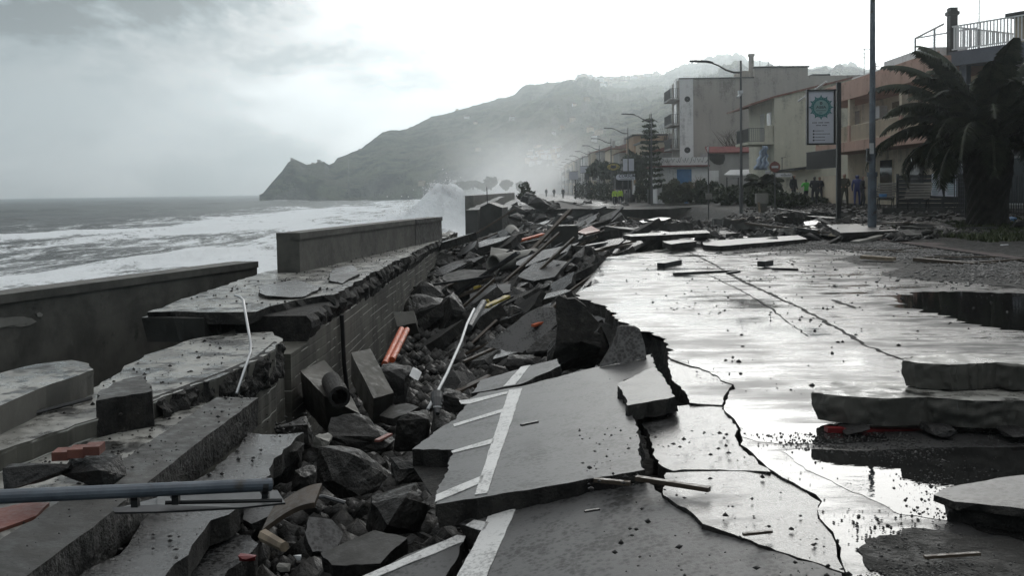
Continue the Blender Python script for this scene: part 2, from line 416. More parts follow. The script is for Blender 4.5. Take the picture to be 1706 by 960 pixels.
# ---------------------------------------------------------------- ground (one sheet under everything, with the wash-out)
EDGE_Y = [0, 4.6, 6.5, 8, 10, 11.5, 13, 15, 18, 21, 24, 27, 30, 2000]
EDGE_X = [-.5, -.35, -.6, -.7, 1.2, 1.5, 1.3, .95, 1.3, 1.8, 2.2, 3.4, 12, 12]
def ground_z(X, Y):
    X = np.asarray(X, float); Y = np.asarray(Y, float)
    e = np.interp(Y, EDGE_Y, EDGE_X)
    tr = np.interp(Y, [0, 5, 8, 12, 20, 26, 34, 42, 52, 58, 78, 79.5, 81], [-.95, -.95, -1.25, -1.7, -1.75, -1.25, -.55, -.35, -.7, -1.3, -1.3, -1.2, -.12])
    tr = tr + .16*fbm(X, Y, .7, 5, 3) + .05*fbm(X, Y, 4, 3, 5)
    # the bank of rubble rises towards the road edge in the middle distance
    tr = tr + .75*sstep(X, -2.0, 2.2)*sstep(Y, 12, 20)*(1-sstep(Y, 27, 32))
    under = -.42 + .04*fbm(X, Y, 1.0, 3, 9)
    z = tr + (under-tr)*sstep(X-e, .25, 1.1)*(1-sstep(Y, 27.5, 30))
    # debris bank over the vanished road
    bank = sstep(Y, 28, 31)*(1-sstep(Y, 44, 56))*sstep(X, .5, 4)
    z = np.maximum(z, (-.12 + .34*np.abs(fbm(X, Y, .45, 4, 21)) + .06*fbm(X, Y, 2.5, 3, 8))*bank + z*(1-bank)) if np.ndim(z) else z
    # pavement side on the right
    rt = sstep(X, 9.3, 10.2); up = .06 + .10*sstep(X, 10.2, 12) + .28*sstep(X, 12.5, 18)*sstep(Y, 22, 40) + .05*fbm(X, Y, .5, 4, 31)
    z = z + (up-z)*rt*(1-sstep(Y, 50, 54)*(1-sstep(X, 11.5, 13.5))*(1-sstep(Y, 78, 81)))
    far = sstep(Y, 80, 81.5); z = z + (np.where(X > 10.6, .05, -.15)-z)*far
    # left shore: drops to the sea bed
    lim = np.interp(Y, [0, 20, 24, 37, 41, 57, 60, 90, 700, 1500], [-9.5, -9.0, -6.0, -4.4, -1.7, -1.9, -2.4, -4.2, -6.5, -60])
    return z + (-9-z)*(1-sstep(X, lim-1.2, lim))
gx = np.unique(np.concatenate([np.arange(-14, -6, .6), np.arange(-6, 5, .12), np.arange(5, 14, .35), np.arange(14, 40, 1.5), np.geomspace(40, 1600, 30)]))
gy = np.unique(np.concatenate([np.arange(-8, 2, .8), np.arange(2, 30, .14), np.arange(30, 60, .4), np.arange(60, 86, .7), np.geomspace(86, 1500, 45)]))
GX, GY = np.meshgrid(gx, gy)
ground = structure(np_mesh('ground', np.stack([GX, GY, ground_z(GX, GY)], -1), grid_faces(len(gy), len(gx)), M['soil'], recenter=False))
def gz(x, y): return float(ground_z(np.array([x]), np.array([y]))[0])

# ---------------------------------------------------------------- sea
SEA = -4.6
ds = np.concatenate([np.geomspace(28, 420, 420), np.geomspace(426, 3300, 190)])
aa = np.concatenate([np.linspace(R(-75), R(-38), 24)[:-1], np.linspace(R(-38), R(3.5), 330)])
D_, A_ = np.meshgrid(ds, aa, indexing='ij'); SX = D_*np.sin(A_); SY = D_*np.cos(A_)
u = -(SX - .15*(SY-64)) + 5*fbm(SX, SY, .02, 3, 40)
wz = np.zeros_like(SX); foam = np.zeros_like(SX)
for uc, amp, wdt in ((20, .5, 3.0), (34, 1.35, 3.6), (52, .6, 4), (69, 1.25, 5), (90, .6, 6), (112, 1.0, 7), (150, 1.1, 9), (195, .9, 10), (245, 1.1, 12), (310, 1.0, 14), (390, 1.1, 16), (480, 1.0, 18)):
    al = np.clip(.55 + 1.0*fbm(SX*.3, SY, .022, 3, int(uc)), 0.05, 1.3)
    q = u-uc
    prof = np.where(q < 0, np.exp(-(q/(wdt*.42))**2), np.exp(-(q/(wdt*1.5))**2))
    wz += amp*al*prof
    foam += np.clip(al-.35, 0, 1)*np.exp(-((q+wdt*.15)/(wdt*.8))**2)*(.55 if uc < 80 else .45)*np.interp(uc, [0, 110, 200, 500], [1, 1, .75, .6])
fade = 1-sstep(D_, 1500, 3200)
wz += (.75*fbm(SX, SY*.6, .07, 4, 51) + .75*fbm(SX, SY*.5, .022, 3, 52) + .12*fbm(SX, SY, .45, 3, 53)*(1-sstep(D_, 150, 400)))
# the breaker bursting against the wall
for (bx, by, sx_, sy_, hh) in ((-14.4, 153, 4.0, 6.0, 4.8), (-11.0, 156, 3.2, 6, 3.4), (-19.5, 160, 6, 9, 1.9), (-27, 172, 8, 12, 1.6), (-9, 158, 3.5, 8, 1.5)):
    q = np.exp(-((SX-bx)/sx_)**2-((SY-by)/sy_)**2); wz += hh*q*(1+.26*fbm(SX, SY, .5, 4, 97)); foam += .9*sstep(q, .03, .25)
band = 1.35*sstep(SX, -130, -35)*sstep(SY, 110, 230)*(1-.4*sstep(SY, 500, 1000)) + (1-sstep(u, 26, 44)) + .62*(1-sstep(u, 44, 95)) + .25*(1-sstep(u, 95, 220))
foam = foam + .44*np.clip(band, 0, 1.15) + .16*fbm(SX, SY*.4, .03, 4, 60) + .10*sstep(wz, .9, 2.0)
foam += .05*(1-sstep(D_, 60, 900))
sea = structure(np_mesh('sea', np.stack([SX, SY, SEA+wz*np.where(D_ > 1500, fade, 1)], -1), grid_faces(len(ds), len(aa))[:, ::-1], M['sea'], smooth=True, recenter=False))
a_ = sea.data.attributes.new('foam', 'FLOAT', 'POINT'); a_.data.foreach_set('value', np.clip(foam, 0, 1.2).ravel().astype('f'))

# ---------------------------------------------------------------- hills: headland and mountain
RID = [(430, 324, 1500), (438, 320, 1500), (450, 305, 1500), (470, 283, 1510), (480, 268, 1520), (490, 262, 1525), (500, 267, 1530), (510, 272, 1540), (522, 271, 1550), (530, 268, 1560), (540, 267, 1570), (548, 272, 1590),
       (557, 268, 1620), (562, 261, 1650), (585, 252, 1700), (600, 247, 1740), (625, 228, 1800), (638, 218, 1840), (680, 212, 1950), (720, 192, 2050), (745, 187, 2100), (770, 180, 2160), (800, 172, 2230), (830, 163, 2300),
       (857, 158, 2380), (870, 146, 2430), (895, 142, 2500), (925, 136, 2600), (960, 131, 2700), (975, 127, 2740), (1000, 133, 2800), (1040, 131, 2900), (1080, 127, 3050), (1110, 122, 3200), (1140, 112, 3500), (1165, 104, 3900),
       (1200, 98, 4300), (1225, 97, 4400), (1260, 108, 4400), (1300, 115, 4400), (1340, 118, 4400), (1380, 112, 4400), (1420, 108, 4400), (1450, 118, 4400), (1500, 140, 4300), (1706, 190, 4200), (2100, 230, 4000)]
rp, rq, rD = map(np.array, zip(*RID)); rD = rD*.5; px_ = np.concatenate([np.arange(432, 1240, 1.6), np.arange(1240, 2100, 8)])
hp = np.interp(px_, rp, rq); hD = np.interp(px_, rp, rD)
base = np.interp(px_, [430, 520, 600, 700, 800, 880, 960, 1100, 2100], [735, 725, 720, 700, 650, 575, 500, 480, 480])
tt = np.concatenate([np.linspace(0, 1, 110), np.linspace(1.02, 1.6, 22)])
V = np.zeros((len(px_), len(tt), 3))
for i, p in enumerate(px_):
    dr = ray(p, hp[i]); hd = Vector((dr.x, dr.y, 0)).normalized(); slope = dr.z/math.hypot(dr.x, dr.y)
    H = max(4, 1.6 + hD[i]*slope - SEA)
    dist = np.where(tt <= 1, base[i] + (hD[i]-base[i])*tt, hD[i] + (tt-1)*(450 if p > 600 else 120))
    head = 1-float(sstep(p, 545, 640))
    prof = head*np.minimum(1, tt)**.75 + (1-head)*(.22*sstep(tt, .0, .10) + .78*np.minimum(1, tt)**1.15)
    prof = np.where(tt > 1, 1-sstep(tt, 1.0, 1.6)*.95, prof)
    x, y = hd.x*dist, hd.y*dist
    am = np.minimum(1, tt*6)*np.clip((1-tt)*5, 0, 1)
    nz = ((.32 if p < 580 else .23 if p < 1000 else .10)*fbm(x, y, .009, 6, 70, .55) + .05*fbm(x, y, .06, 4, 71, .6))*H*am + (1-am)*fbm(x, y, .10, 3, 72)*(1.5 if p > 600 else .6)*(tt > .9)
    V[i, :, 0] = x; V[i, :, 1] = y; V[i, :, 2] = SEA-1 + H*prof + nz
hills = structure(np_mesh('hills', V, grid_faces(len(px_), len(tt)), M['hill'], recenter=False))
HV = V
def hill_point(px, t):
    i = int(np.argmin(np.abs(px_-px))); j = int(np.argmin(np.abs(tt-t))); return Vector(HV[i, j])
def hill_at_pixel(px, py):
    """first point of the hill seen along a column at that height in the picture"""
    i = int(np.argmin(np.abs(px_-px))); best = None
    for j in range(110):
        P = Vector(HV[i, j]) - EYE; q = PCY - FPX*P.dot(CY)/P.dot(_f)
        if q <= py: return Vector(HV[i, j])
    return Vector(HV[i, 109])

# ---------------------------------------------------------------- haze: one closed box of spray-laden air round everything
mt, t, b = newmat('sea_haze'); t.n.remove(b)
vol = t.node('ShaderNodeVolumePrincipled'); vol.inputs['Density'].default_value = HAZE_D if 'HAZE_D' in globals() else .00052
vol.inputs['Color'].default_value = (.88, .955, .985, 1); vol.inputs['Anisotropy'].default_value = .86
t.l.new(vol.outputs[0], t.n['Material Output'].inputs['Volume'])
hb = MB(); hb.box2((-3500, -60, -12), (3000, 3400, 330)); haze = hb.out('haze', mt, recenter=False); stuff(haze)
# ---------------------------------------------------------------- road
def P0(pts, z=0.0): return [pz(x, y, z) for x, y in pts]
rnd = random.Random(11)
road_left = [(1150, 408), (1120, 411), (1085, 418), (1040, 425), (1014, 429), (1019, 440), (1003, 450), (1012, 459), (988, 464), (1003, 471), (966, 487), (958, 495), (985, 502), (1008, 509), (1026, 524), (1044, 543),
             (1062, 552), (1082, 553), (1100, 561), (1110, 577), (1112, 592), (1150, 606), (1182, 619), (1222, 641), (1215, 652), (1206, 677), (1231, 710), (1234, 741), (1262, 764), (1291, 787), (1337, 814), (1370, 836), (1366, 864), (1392, 899), (1412, 960), (1425, 1050)]
pts = P0(road_left)
outl = []
for a, b_ in zip(pts, pts[1:]):
    j = jag([a, b_, b_+Vector((0, 0, 0))], .035 if a.y > 7.6 else .012, .09, rnd); L = (b_-a).length
    n_ = max(1, min(60, int(L/.09))); w = 0
    d_ = (b_-a).normalized(); sd = Vector((d_.y, -d_.x, 0)); amp = .05 if a.y > 7.8 else .014
    for k in range(n_):
        w = .6*w + rnd.uniform(-amp, amp)
        outl.append(a + (b_-a)*(k/n_) + sd*(w if k else 0))
outl.append(pts[-1])
outl += [Vector((4.2, 2.6, 0)), Vector((9.55, 2.6, 0)), Vector((9.62, 27, 0)), Vector((9.7, 33, 0)), Vector((5, 32, 0))]
mb = MB(); mb.prism(outl, (0, 0, -.17), side=1, jit=.04)
road = structure(mb.out('road', [M['road'], M['edge']], recenter=False))
mb = MB(); mb.prism([Vector(p) for p in ((-2.6, 80.5, 0), (-.5, 80.2, 0), (1.4, 80.6, 0), (10.4, 80.4, 0), (10.4, 560, 0), (-2.4, 560, 0))], (0, 0, -.14), side=1)
structure(mb.out('far_road', [M['farroad'], M['edge']], recenter=False))
mb = MB(); mb.prism([Vector(p) for p in ((9.85, 2.6, .05), (13.2, 2.6, .07), (13.2, 24, .08), (11.5, 26.5, .08), (9.9, 29, .05))], (0, 0, -.12), side=1)
structure(mb.out('pavement', [mottled('worn_pink_paving', (.045, .035, .034), (.085, .066, .062), 2, (.6, .9), .4, 30, .006, spec=.25), M['edge']], recenter=False))

def slab(name, pxs, plane, thick, top, label=None, cat='road slab', group=None, amp=.02, seg=.055, side='edge', seed=1, lines=(), jit=.03, parts=True):
    """a broken slab: ragged outline lying in a tilted plane, real thickness, painted lines as parts"""
    r_ = random.Random(seed)
    P = jag([pp(x, y, plane) for x, y in pxs], amp*1.15, seg, r_)
    mb = MB(); mb.prism(P, plane[1]*-thick, side=1, jit=jit)
    o = mb.out(name, [M[top], M[side]])
    if label: tag(o, label, cat, group)
    for ln in lines:
        L = jag([pp(x, y, plane) + plane[1]*.005 for x, y in ln], .003, .06, r_)
        q = MB(); q.prism(L, plane[1]*-.004); q.out('white_line', M['paint'], o)
    return o
# foreground: collapsed parking lane with its white lines
plF1 = plane3(pz(1100, 805, -.03), pz(765, 875, -.27), pz(1390, 950, .0))
slab('asphalt_slab', [(806, 842), (870, 822), (950, 808), (1040, 800), (1078, 800), (1104, 830), (1170, 878), (1250, 905), (1330, 934), (1404, 956), (1430, 1080), (700, 1080), (776, 964), (804, 882), (765, 874), (785, 862)], plF1, .14, 'asph',
     'dark grey foreground asphalt sheet with thick white edge line, littered with sticks', seed=3, amp=.012,
     lines=[[(826, 834), (872, 822), (812, 960), (770, 1060), (724, 1060), (762, 960), (806, 880)], [(776, 877), (790, 868), (815, 872), (806, 886), (795, 884)]])
plF2 = plane3(pz(765, 888, -.32), pz(600, 962, -.42), pz(745, 975, -.40))
slab('asphalt_slab', [(776, 889), (773, 903), (742, 968), (735, 1060), (560, 1060), (575, 976), (608, 958), (690, 920)], plF2, .13, 'asph',
     'small sunken asphalt corner bearing a single white parking tick', seed=4, amp=.010, lines=[[(606, 961), (762, 893), (776, 895), (772, 904), (640, 958), (560, 1000), (540, 1000)]])
plS1 = plane3(pz(1070, 783, .02), pz(726, 838, -.17), pz(1086, 592, -.02))
slab('asphalt_slab', [(796, 656), (868, 644), (980, 615), (1086, 590), (1093, 611), (1030, 639), (1044, 677), (1056, 690), (1058, 702), (1063, 742), (1074, 783), (1020, 793), (960, 803), (840, 822), (725, 841), (738, 800), (754, 758), (757, 750), (687, 749), (735, 712), (762, 697), (779, 668)], plS1, .13, 'asph',
     'large tilted asphalt sheet with white parking bay lines sliding into the washout', seed=5, amp=.012,
     lines=[[(848, 651), (870, 648), (838, 745), (812, 823), (791, 826), (812, 760)], [(765, 668), (780, 668), (846, 653), (845, 657), (782, 674), (768, 674)], [(755, 708), (839, 682), (837, 688), (757, 712)], [(752, 753), (824, 731), (821, 740), (754, 756)], [(727, 826), (806, 793), (802, 806), (725, 838)]])
plS3 = plane3(pz(1086, 612, .05), pz(1030, 640, .05), pz(1122, 662, .07))
slab('asphalt_slab', [(1030, 639), (1090, 611), (1108, 632), (1125, 661), (1100, 666), (1045, 676), (1040, 660)], plS3, .11, 'asph', 'small raised asphalt flap over the dark crack, top corner of the tilted sheet', seed=6, amp=.01)
plS2 = plane3(pz(928, 600, -.22), pz(800, 636, -.40), pz(790, 655, -.42))
slab('asphalt_slab', [(800, 634), (846, 620), (928, 598), (933, 610), (868, 640), (806, 652), (784, 656)], plS2, .12, 'asph', 'pale narrow asphalt strip with a faded line above the tilted sheet', seed=7, amp=.012, lines=[[(868, 612), (884, 609), (858, 642), (838, 645)]])
plR1 = plane3(pz(1112, 592, -.012), pz(1220, 640, -.006), pz(1148, 672, -.03))
slab('asphalt_slab', [(1113, 594), (1150, 608), (1181, 621), (1219, 641), (1212, 652), (1203, 675), (1172, 674), (1148, 671), (1143, 656), (1120, 630), (1113, 610)], plR1, .13, 'asph2', 'triangular wet asphalt plate just parted from the intact road by a hairline crack', seed=8, amp=.008)
plR2 = plane3(pz(1065, 684, -.10), pz(1230, 720, -.012), pz(1120, 786, -.07))
slab('asphalt_slab', [(1062, 684), (1100, 679), (1148, 675), (1203, 679), (1228, 712), (1231, 743), (1258, 766), (1284, 786), (1200, 783), (1122, 785), (1098, 772), (1086, 746), (1078, 716)], plR2, .13, 'asph2', 'four sided asphalt plate between the dark crack and the round puddle', seed=9, amp=.012)
plR3 = plane3(pz(1110, 800, -.03), pz(1366, 840, -.008), pz(1400, 950, -.008))
slab('asphalt_slab', [(1110, 788), (1122, 788), (1200, 786), (1287, 789), (1334, 816), (1366, 837), (1362, 865), (1388, 900), (1407, 955), (1330, 930), (1250, 901), (1172, 873), (1106, 825)], plR3, .13, 'asph2', 'pale damp asphalt plate strewn with black crumbs, bordered by two winding cracks', seed=10, amp=.010)
# upright broken plates below the overhanging road edge
def upright(pxs, Y, lean, thick, top, label, seed, amp=.02, cat='road slab'):
    P = [pY(x, y, Y) for x, y in pxs]; b0 = min(p.z for p in P)
    P = [p + Vector((0, (p.z-b0)*lean, 0)) for p in P]
    mb = MB(); mb.prism(jag(P, amp, .08, random.Random(seed)), (0, thick, 0), side=1, jit=.01)
    return tag(mb.out('asphalt_slab', [M[top], M['edge']]), label, cat)
upright([(1000, 612), (1012, 592), (1034, 552), (1040, 549), (1062, 550), (1070, 556), (1076, 578), (1078, 600)], 9.35, .6, .10, 'asph', 'smooth dark asphalt plate standing upright behind the big tilted sheet', 12, .012)
upright([(927, 575), (926, 500), (932, 494), (958, 500), (982, 522), (1000, 540), (985, 565), (950, 570)], 12.6, .25, .16, 'edge', 'tall dark broken plate propped under the pointed overhang of the road', 13)
upright([(870, 588), (806, 580), (868, 535), (900, 520), (925, 520), (930, 545)], 13.0, .9, .06, 'asph', 'thin grey plate leaning in the trench with one pale pointed end', 14, .008)
# ---------------------------------------------------------------- puddles (still water lying on the road)
def puddle(pxs, label, z=.002, seg=.06, seed=1, amp=.02):
    P = jag(P0(pxs, z), amp, seg, random.Random(seed)); mb = MB(); f = mb.poly(P)
    o = mb.out('puddle', M['puddle'], recenter=False); structure(o); return o
puddle([(1233, 712), (1262, 708), (1330, 706), (1372, 706), (1480, 716), (1480, 736), (1380, 738), (1310, 741), (1262, 736), (1238, 728)], '', seed=1)
puddle([(1302, 752), (1340, 748), (1420, 752), (1500, 748), (1800, 744), (1800, 905), (1706, 902), (1650, 890), (1590, 868), (1500, 858), (1446, 830), (1402, 812), (1372, 796), (1330, 774)], '', seed=2, amp=.014, seg=.05)
puddle([(1480, 492), (1560, 486), (1640, 488), (1720, 490), (1800, 500), (1800, 560), (1700, 552), (1620, 540), (1560, 522), (1500, 510)], '', seed=3, amp=.14, seg=.09)
puddle([(1322, 376), (1380, 376), (1440, 384), (1445, 394), (1400, 396), (1350, 388)], '', z=.16, seed=4, amp=.1, seg=.4)

def silt(pxs, z, seed, amp, seg):
    mb = MB(); mb.poly(jag(P0(pxs, z), amp, seg, random.Random(seed))); structure(mb.out('silt', M['soil'], recenter=False))
silt([(1392, 432), (1455, 420), (1560, 412), (1640, 418), (1760, 428), (1760, 484), (1690, 478), (1600, 470), (1530, 466), (1470, 458), (1500, 446), (1440, 442)], .004, 1, .10, .10)
silt([(1180, 416), (1260, 412), (1340, 404), (1420, 404), (1420, 412), (1330, 418), (1230, 422)], .004, 2, .16, .2)
silt([(1440, 898), (1520, 880), (1600, 892), (1706, 905), (1800, 910), (1800, 990), (1500, 990), (1440, 940)], .004, 3, .03, .05)
silt([(985, 327), (1020, 322), (1120, 318), (1130, 347), (1060, 349), (1010, 345), (1030, 338), (990, 333)], .004, 4, 1.2, 1.5)
silt([(905, 338), (930, 334), (965, 337), (985, 343), (1000, 349), (940, 348)], .004, 5, .6, .8)
# ---------------------------------------------------------------- rocks and rubble prototypes
def rock_mesh(seed, sx=1, sy=1, sz=1, flat=0.0, rough=.06, cuts=2):
    r_ = random.Random(seed); b = bmesh.new()
    for k in range(18):
        p = Vector((r_.uniform(-1, 1), r_.uniform(-1, 1), r_.uniform(-1, 1)))
        mx = max(abs(p.x), abs(p.y), abs(p.z)); p = p/mx*r_.uniform(.82, 1.0)
        if flat: p.z = math.copysign(1, p.z)*r_.uniform(1-flat*.0-.12, 1) if abs(p.z) > .3 else p.z
        b.verts.new((p.x*sx/2, p.y*sy/2, p.z*sz/2))
    h = bmesh.ops.convex_hull(b, input=b.verts)
    bmesh.ops.delete(b, geom=[g for g in h['geom_interior'] if isinstance(g, bmesh.types.BMVert)], context='VERTS')
    bmesh.ops.triangulate(b, faces=b.faces)
    bmesh.ops.subdivide_edges(b, edges=b.edges, cuts=cuts, use_grid_fill=True)
    bmesh.ops.triangulate(b, faces=b.faces)
    s = min(sx, sy, sz)
    for v in b.verts:
        q = v.co + Vector((seed*3.1, seed*1.7, 0))
        v.co += v.normal*(noise.noise(q*2.2/s)*rough*s*1.3 + noise.noise(q*6/s)*rough*s*.7)
    me = bpy.data.meshes.new('rock'); b.to_mesh(me); b.free(); return me
def plate_mesh(seed, sx, sy, sz, n=7):
    """angular broken plate lying flat"""
    r_ = random.Random(seed); a = sorted(r_.uniform(0, 2*math.pi) for _ in range(n)); a = [2*math.pi*k/n + r_.uniform(-.3, .3) for k in range(n)]
    P = [Vector((math.cos(t)*sx/2*r_.uniform(.8, 1.15), math.sin(t)*sy/2*r_.uniform(.8, 1.15), sz/2)) for t in a]
    mb = MB(); mb.prism(jag(P, .025*min(sx, sy), min(sx, sy)*.14, r_), (r_.uniform(-.1, .1)*sz, r_.uniform(-.1, .1)*sz, -sz), side=1, jit=.03*min(sx, sy))
    return mb.finish()
def place_rock(me, mats, name, loc, rot, label, cat, group=None, scale=(1, 1, 1)):
    if not len(me.materials):
        for q in mats: me.materials.append(q)
    o = link(name, me); o.location = loc; o.rotation_euler = rot; o.scale = scale
    return tag(o, label, cat, group)
def boulder(px, py, Y, w, d, h, label, seed, mat='stone', rot=(0, 0, 0), rough=.07, name='boulder', cat='rock', cuts=3):
    """one particular rock: centre pixel, distance along the road, size in metres"""
    me = rock_mesh(seed, w, d, h, rough=rough, cuts=cuts); me.materials.append(M[mat])
    o = link(name, me); o.location = pY(px, py, Y); o.rotation_euler = rot; return tag(o, label, cat)
# ---------------------------------------------------------------- sea wall
def board_mat():
    mt, t, b = newmat('board_marked_concrete')
    g = t.node('ShaderNodeNewGeometry').outputs['Position']
    sp = t.node('ShaderNodeSeparateXYZ'); t.l.new(g, sp.inputs[0]); x, y, z = sp.outputs
    zz = t.math('ADD', z, t.math('MULTIPLY', t.noise(g, .8, 2), .01))
    row = t.math('MULTIPLY', zz, 7.2)
    fr = t.math('FRACT', row); line = t.math('SUBTRACT', 1.0, t.ramp(t.math('ABSOLUTE', t.math('SUBTRACT', fr, .5)), .0, .07))
    rowid = t.math('FLOOR', row)
    cb = t.node('ShaderNodeCombineXYZ'); t.put(cb.inputs[0], t.math('MULTIPLY', y, .55)); t.put(cb.inputs[1], t.math('MULTIPLY', rowid, 3.7))
    seg = t.noise(cb.outputs[0], 1.6, 4, .7)
    lime = t.math('MULTIPLY', line, t.ramp(seg, .48, .55))
    n = t.noise(g, 1.1, 6, .62); n2 = t.noise(t.stretch(g, (1, 1, .25)), 2.5, 5, .6)
    c = t.mix(t.ramp(t.math('ADD', t.math('MULTIPLY', n, .5), t.math('MULTIPLY', n2, .5)), .38, .62), (.045, .044, .038), (.135, .131, .113))
    c = t.mix(lime, c, (.62, .62, .58)); t.put(b.inputs['Base Color'], c); b.inputs['Roughness'].default_value = .7; b.inputs['Specular IOR Level'].default_value = .3
    h = t.math('ADD', t.math('MULTIPLY', t.ramp(t.math('ABSOLUTE', t.math('SUBTRACT', fr, .5)), .02, .12), .7), t.math('MULTIPLY', t.noise(t.stretch(g, (1, .15, 1)), 30, 4, .6), .35))
    t.put(b.inputs['Normal'], t.bump(h, .4, .008)); return mt
M['board'] = board_mat()
def wall_run(name, profile, mats, label, cat, X0=None, parent=None, thick=.6, amp=.02):
    """profile: list of (X inner, Y, z top, z bottom); a wall whose inner face follows the list"""
    mb = MB(); rows = []
    for (X, Y, zt, zb) in profile: rows.append([mb.b.verts.new(q) for q in ((X, Y, zt), (X-thick, Y, zt), (X-thick, Y, zb), (X, Y, zb))])
    for a, b in zip(rows, rows[1:]):
        for i in range(4): mb.face([a[i], a[(i+1) % 4], b[(i+1) % 4], b[i]])
    mb.face(rows[0]); mb.face(rows[-1][::-1])
    o = mb.out(name, mats, parent)
    return tag(o, label, cat) if label else o
# long retaining wall, board marks on its inner face
prof = [(-3.0 + .02*math.sin(y*.9), y, -.34 + .05*noise.noise(Vector((y*1.3, 3, 0))) + (-.10 if y < 13.6 else 0), -2.3) for y in np.arange(12.45, 42, .3)]
wall = wall_run('retaining_wall', prof, M['board'], 'long retaining wall with lime streaked board marks under the broken promenade', 'sea wall')
me_ = MB(); me_.tube([(-2.94, 15.5, -.33), (-2.93, 15.55, -1.1), (-2.9, 15.7, -1.75)], .035, 8); me_.out('drain_pipe', M['black'], wall)
# ragged fill between wall head and promenade slab
r_ = random.Random(5); mb = MB(); rows = []
for y in np.arange(13.4, 41.5, .16):
    zt = .03 - .1*(y > 34); w = .10*noise.noise(Vector((y*1.7, 0, 2))) + .05*noise.noise(Vector((y*5, 0, 7)))
    rows.append([mb.b.verts.new(q) for q in ((-3.02+w, y, zt-.10), (-2.96+w+r_.uniform(-.05, .05), y, -.15+.06*noise.noise(Vector((y*3, 1, 1)))), (-2.97+.5*w+r_.uniform(-.05, .04), y, -.25), (-3.02, y, -.42+.05*noise.noise(Vector((y*2, 9, 1)))), (-4.0, y, -.42), (-4.0, y, zt-.10))])
for a, b in zip(rows, rows[1:]):
    for i in range(6): mb.face([a[i], a[(i+1) % 6], b[(i+1) % 6], b[i]])
mb.face(rows[0]); mb.face(rows[-1][::-1])
fill = mb.out('gravel_bed', M['edge'], wall)
for i in range(70):
    y = r_.uniform(13.8, 40); q = plate_mesh if i % 3 == 0 else rock_mesh
    pass
# promenade slab on the wall
P = [Vector(p) for p in ((-5.05, 13.05, .05), (-4.0, 12.9, .05), (-3.6, 13.0, .04), (-3.35, 14.6, .03), (-3.0, 15.2, .03), (-2.98, 20, .03), (-3.0, 28, .0), (-2.98, 36, -.07), (-3.0, 41, -.12), (-3.9, 41, -.1), (-4.0, 34, -.02), (-4.6, 26, .02), (-5.2, 19, .05))]
mb = MB(); mb.prism(jag(P, .05, .22, random.Random(8)), (0, 0, -.16), side=1, jit=.08)
tag(mb.out('promenade_slab', [M['pave'], M['edge']]), 'long tilted promenade slab lying along the top of the board marked wall', 'concrete slab')
P = [Vector(p) for p in ((-5.12, 13.0, -.02), (-4.25, 12.85, -.02), (-4.2, 16, -.04), (-5.1, 17, -.04))]
mb = MB(); mb.prism(jag(P, .03, .2, random.Random(9)), (0, .1, -.34), side=0, jit=.06)
tag(mb.out('concrete_block', [M['conc_dark']]), 'squared concrete block end overhanging below the promenade slab corner', 'concrete block')
for i, (x0, y0, sx, sy, zz, lab) in enumerate(((-3.75, 15.4, .9, 2.2, .075, 'thin dark asphalt flake lying loose on the promenade slab near its corner'), (-3.4, 18.2, .55, 2.6, .075, 'long thin dark flake on the promenade slab below the parapet'))):
    me = plate_mesh(40+i, sx, sy, .06, 9); me.materials.append(M['asph2']); me.materials.append(M['edge'])
    o = link('asphalt_flake', me); o.location = (x0, y0, zz); o.rotation_euler = (R(2), R(3), R(6)); tag(o, lab, 'road slab')
# parapet standing on the slab
def parapet(a, b, za, zb, h, th, mats, label, name='parapet_wall', coping=True, capr=.03, seed=1):
    a = Vector(a); b = Vector(b); d = (b-a).normalized(); s = Vector((d.y, -d.x, 0)); n_ = 10; r_ = random.Random(seed)
    mb = MB(); rows = []
    for i in range(n_+1):
        t = i/n_; c = a.lerp(b, t); z0 = za[0]+(zb[0]-za[0])*t; z1 = za[1]+(zb[1]-za[1])*t
        q = [c+s*th/2, c-s*th/2]; rows.append([mb.b.verts.new(p) for p in (Vector((q[0].x, q[0].y, z0)), Vector((q[0].x, q[0].y, z1)), Vector((q[1].x, q[1].y, z1)), Vector((q[1].x, q[1].y, z0)))])
    for r0, r1 in zip(rows, rows[1:]):
        for i in range(4): mb.face([r0[i], r0[(i+1) % 4], r1[(i+1) % 4], r1[i]])
    mb.face(rows[0]); mb.face(rows[-1][::-1])
    for row in (rows[0], rows[-1]):
        for v in row: v.co += d*r_.uniform(-.06, .06)
    o = mb.out(name, mats); tag(o, label, 'parapet')
    if coping:
        q = MB(); a2 = a + d*.01; b2 = b - d*.01; rows = []
        for c, z1 in ((a2, za[1]), (b2, zb[1])):
            rows.append([q.b.verts.new(Vector((p.x, p.y, z))) for p, z in ((c+s*(th/2+capr), z1-.11), (c+s*(th/2+capr), z1+.02), (c-s*(th/2+capr), z1+.02), (c-s*(th/2+capr), z1-.11))])
        for i in range(4): q.face([rows[0][i], rows[0][(i+1) % 4], rows[1][(i+1) % 4], rows[1][i]])
        q.face(rows[0]); q.face(rows[1][::-1]); q.out('coping', mats, o)
    return o
parapet((-4.68, 19.3, 0), (-3.55, 29.3, 0), (-.05, .80), (-.05, .74), 0, .42, M['conc'], 'pale parapet length standing on the promenade slab, broken off at its near end', seed=2)
parapet((-3.53, 29.36, 0), (-3.12, 33.6, 0), (-.1, .74), (-.1, .70), 0, .42, M['conc_dark'], 'short darker parapet end piece joined behind the pale parapet length', seed=3)
_pa, _pb = pY(-70, 499, 13.5), pY(411, 437, 21.0)
parapet((_pa.x, _pa.y, 0), (_pb.x, _pb.y, 0), (-3.2, _pa.z), (-2.2, _pb.z), 0, .5, M['conc'], 'long dark parapet toppled seaward at the left edge with a pale patch of mortar', seed=4)
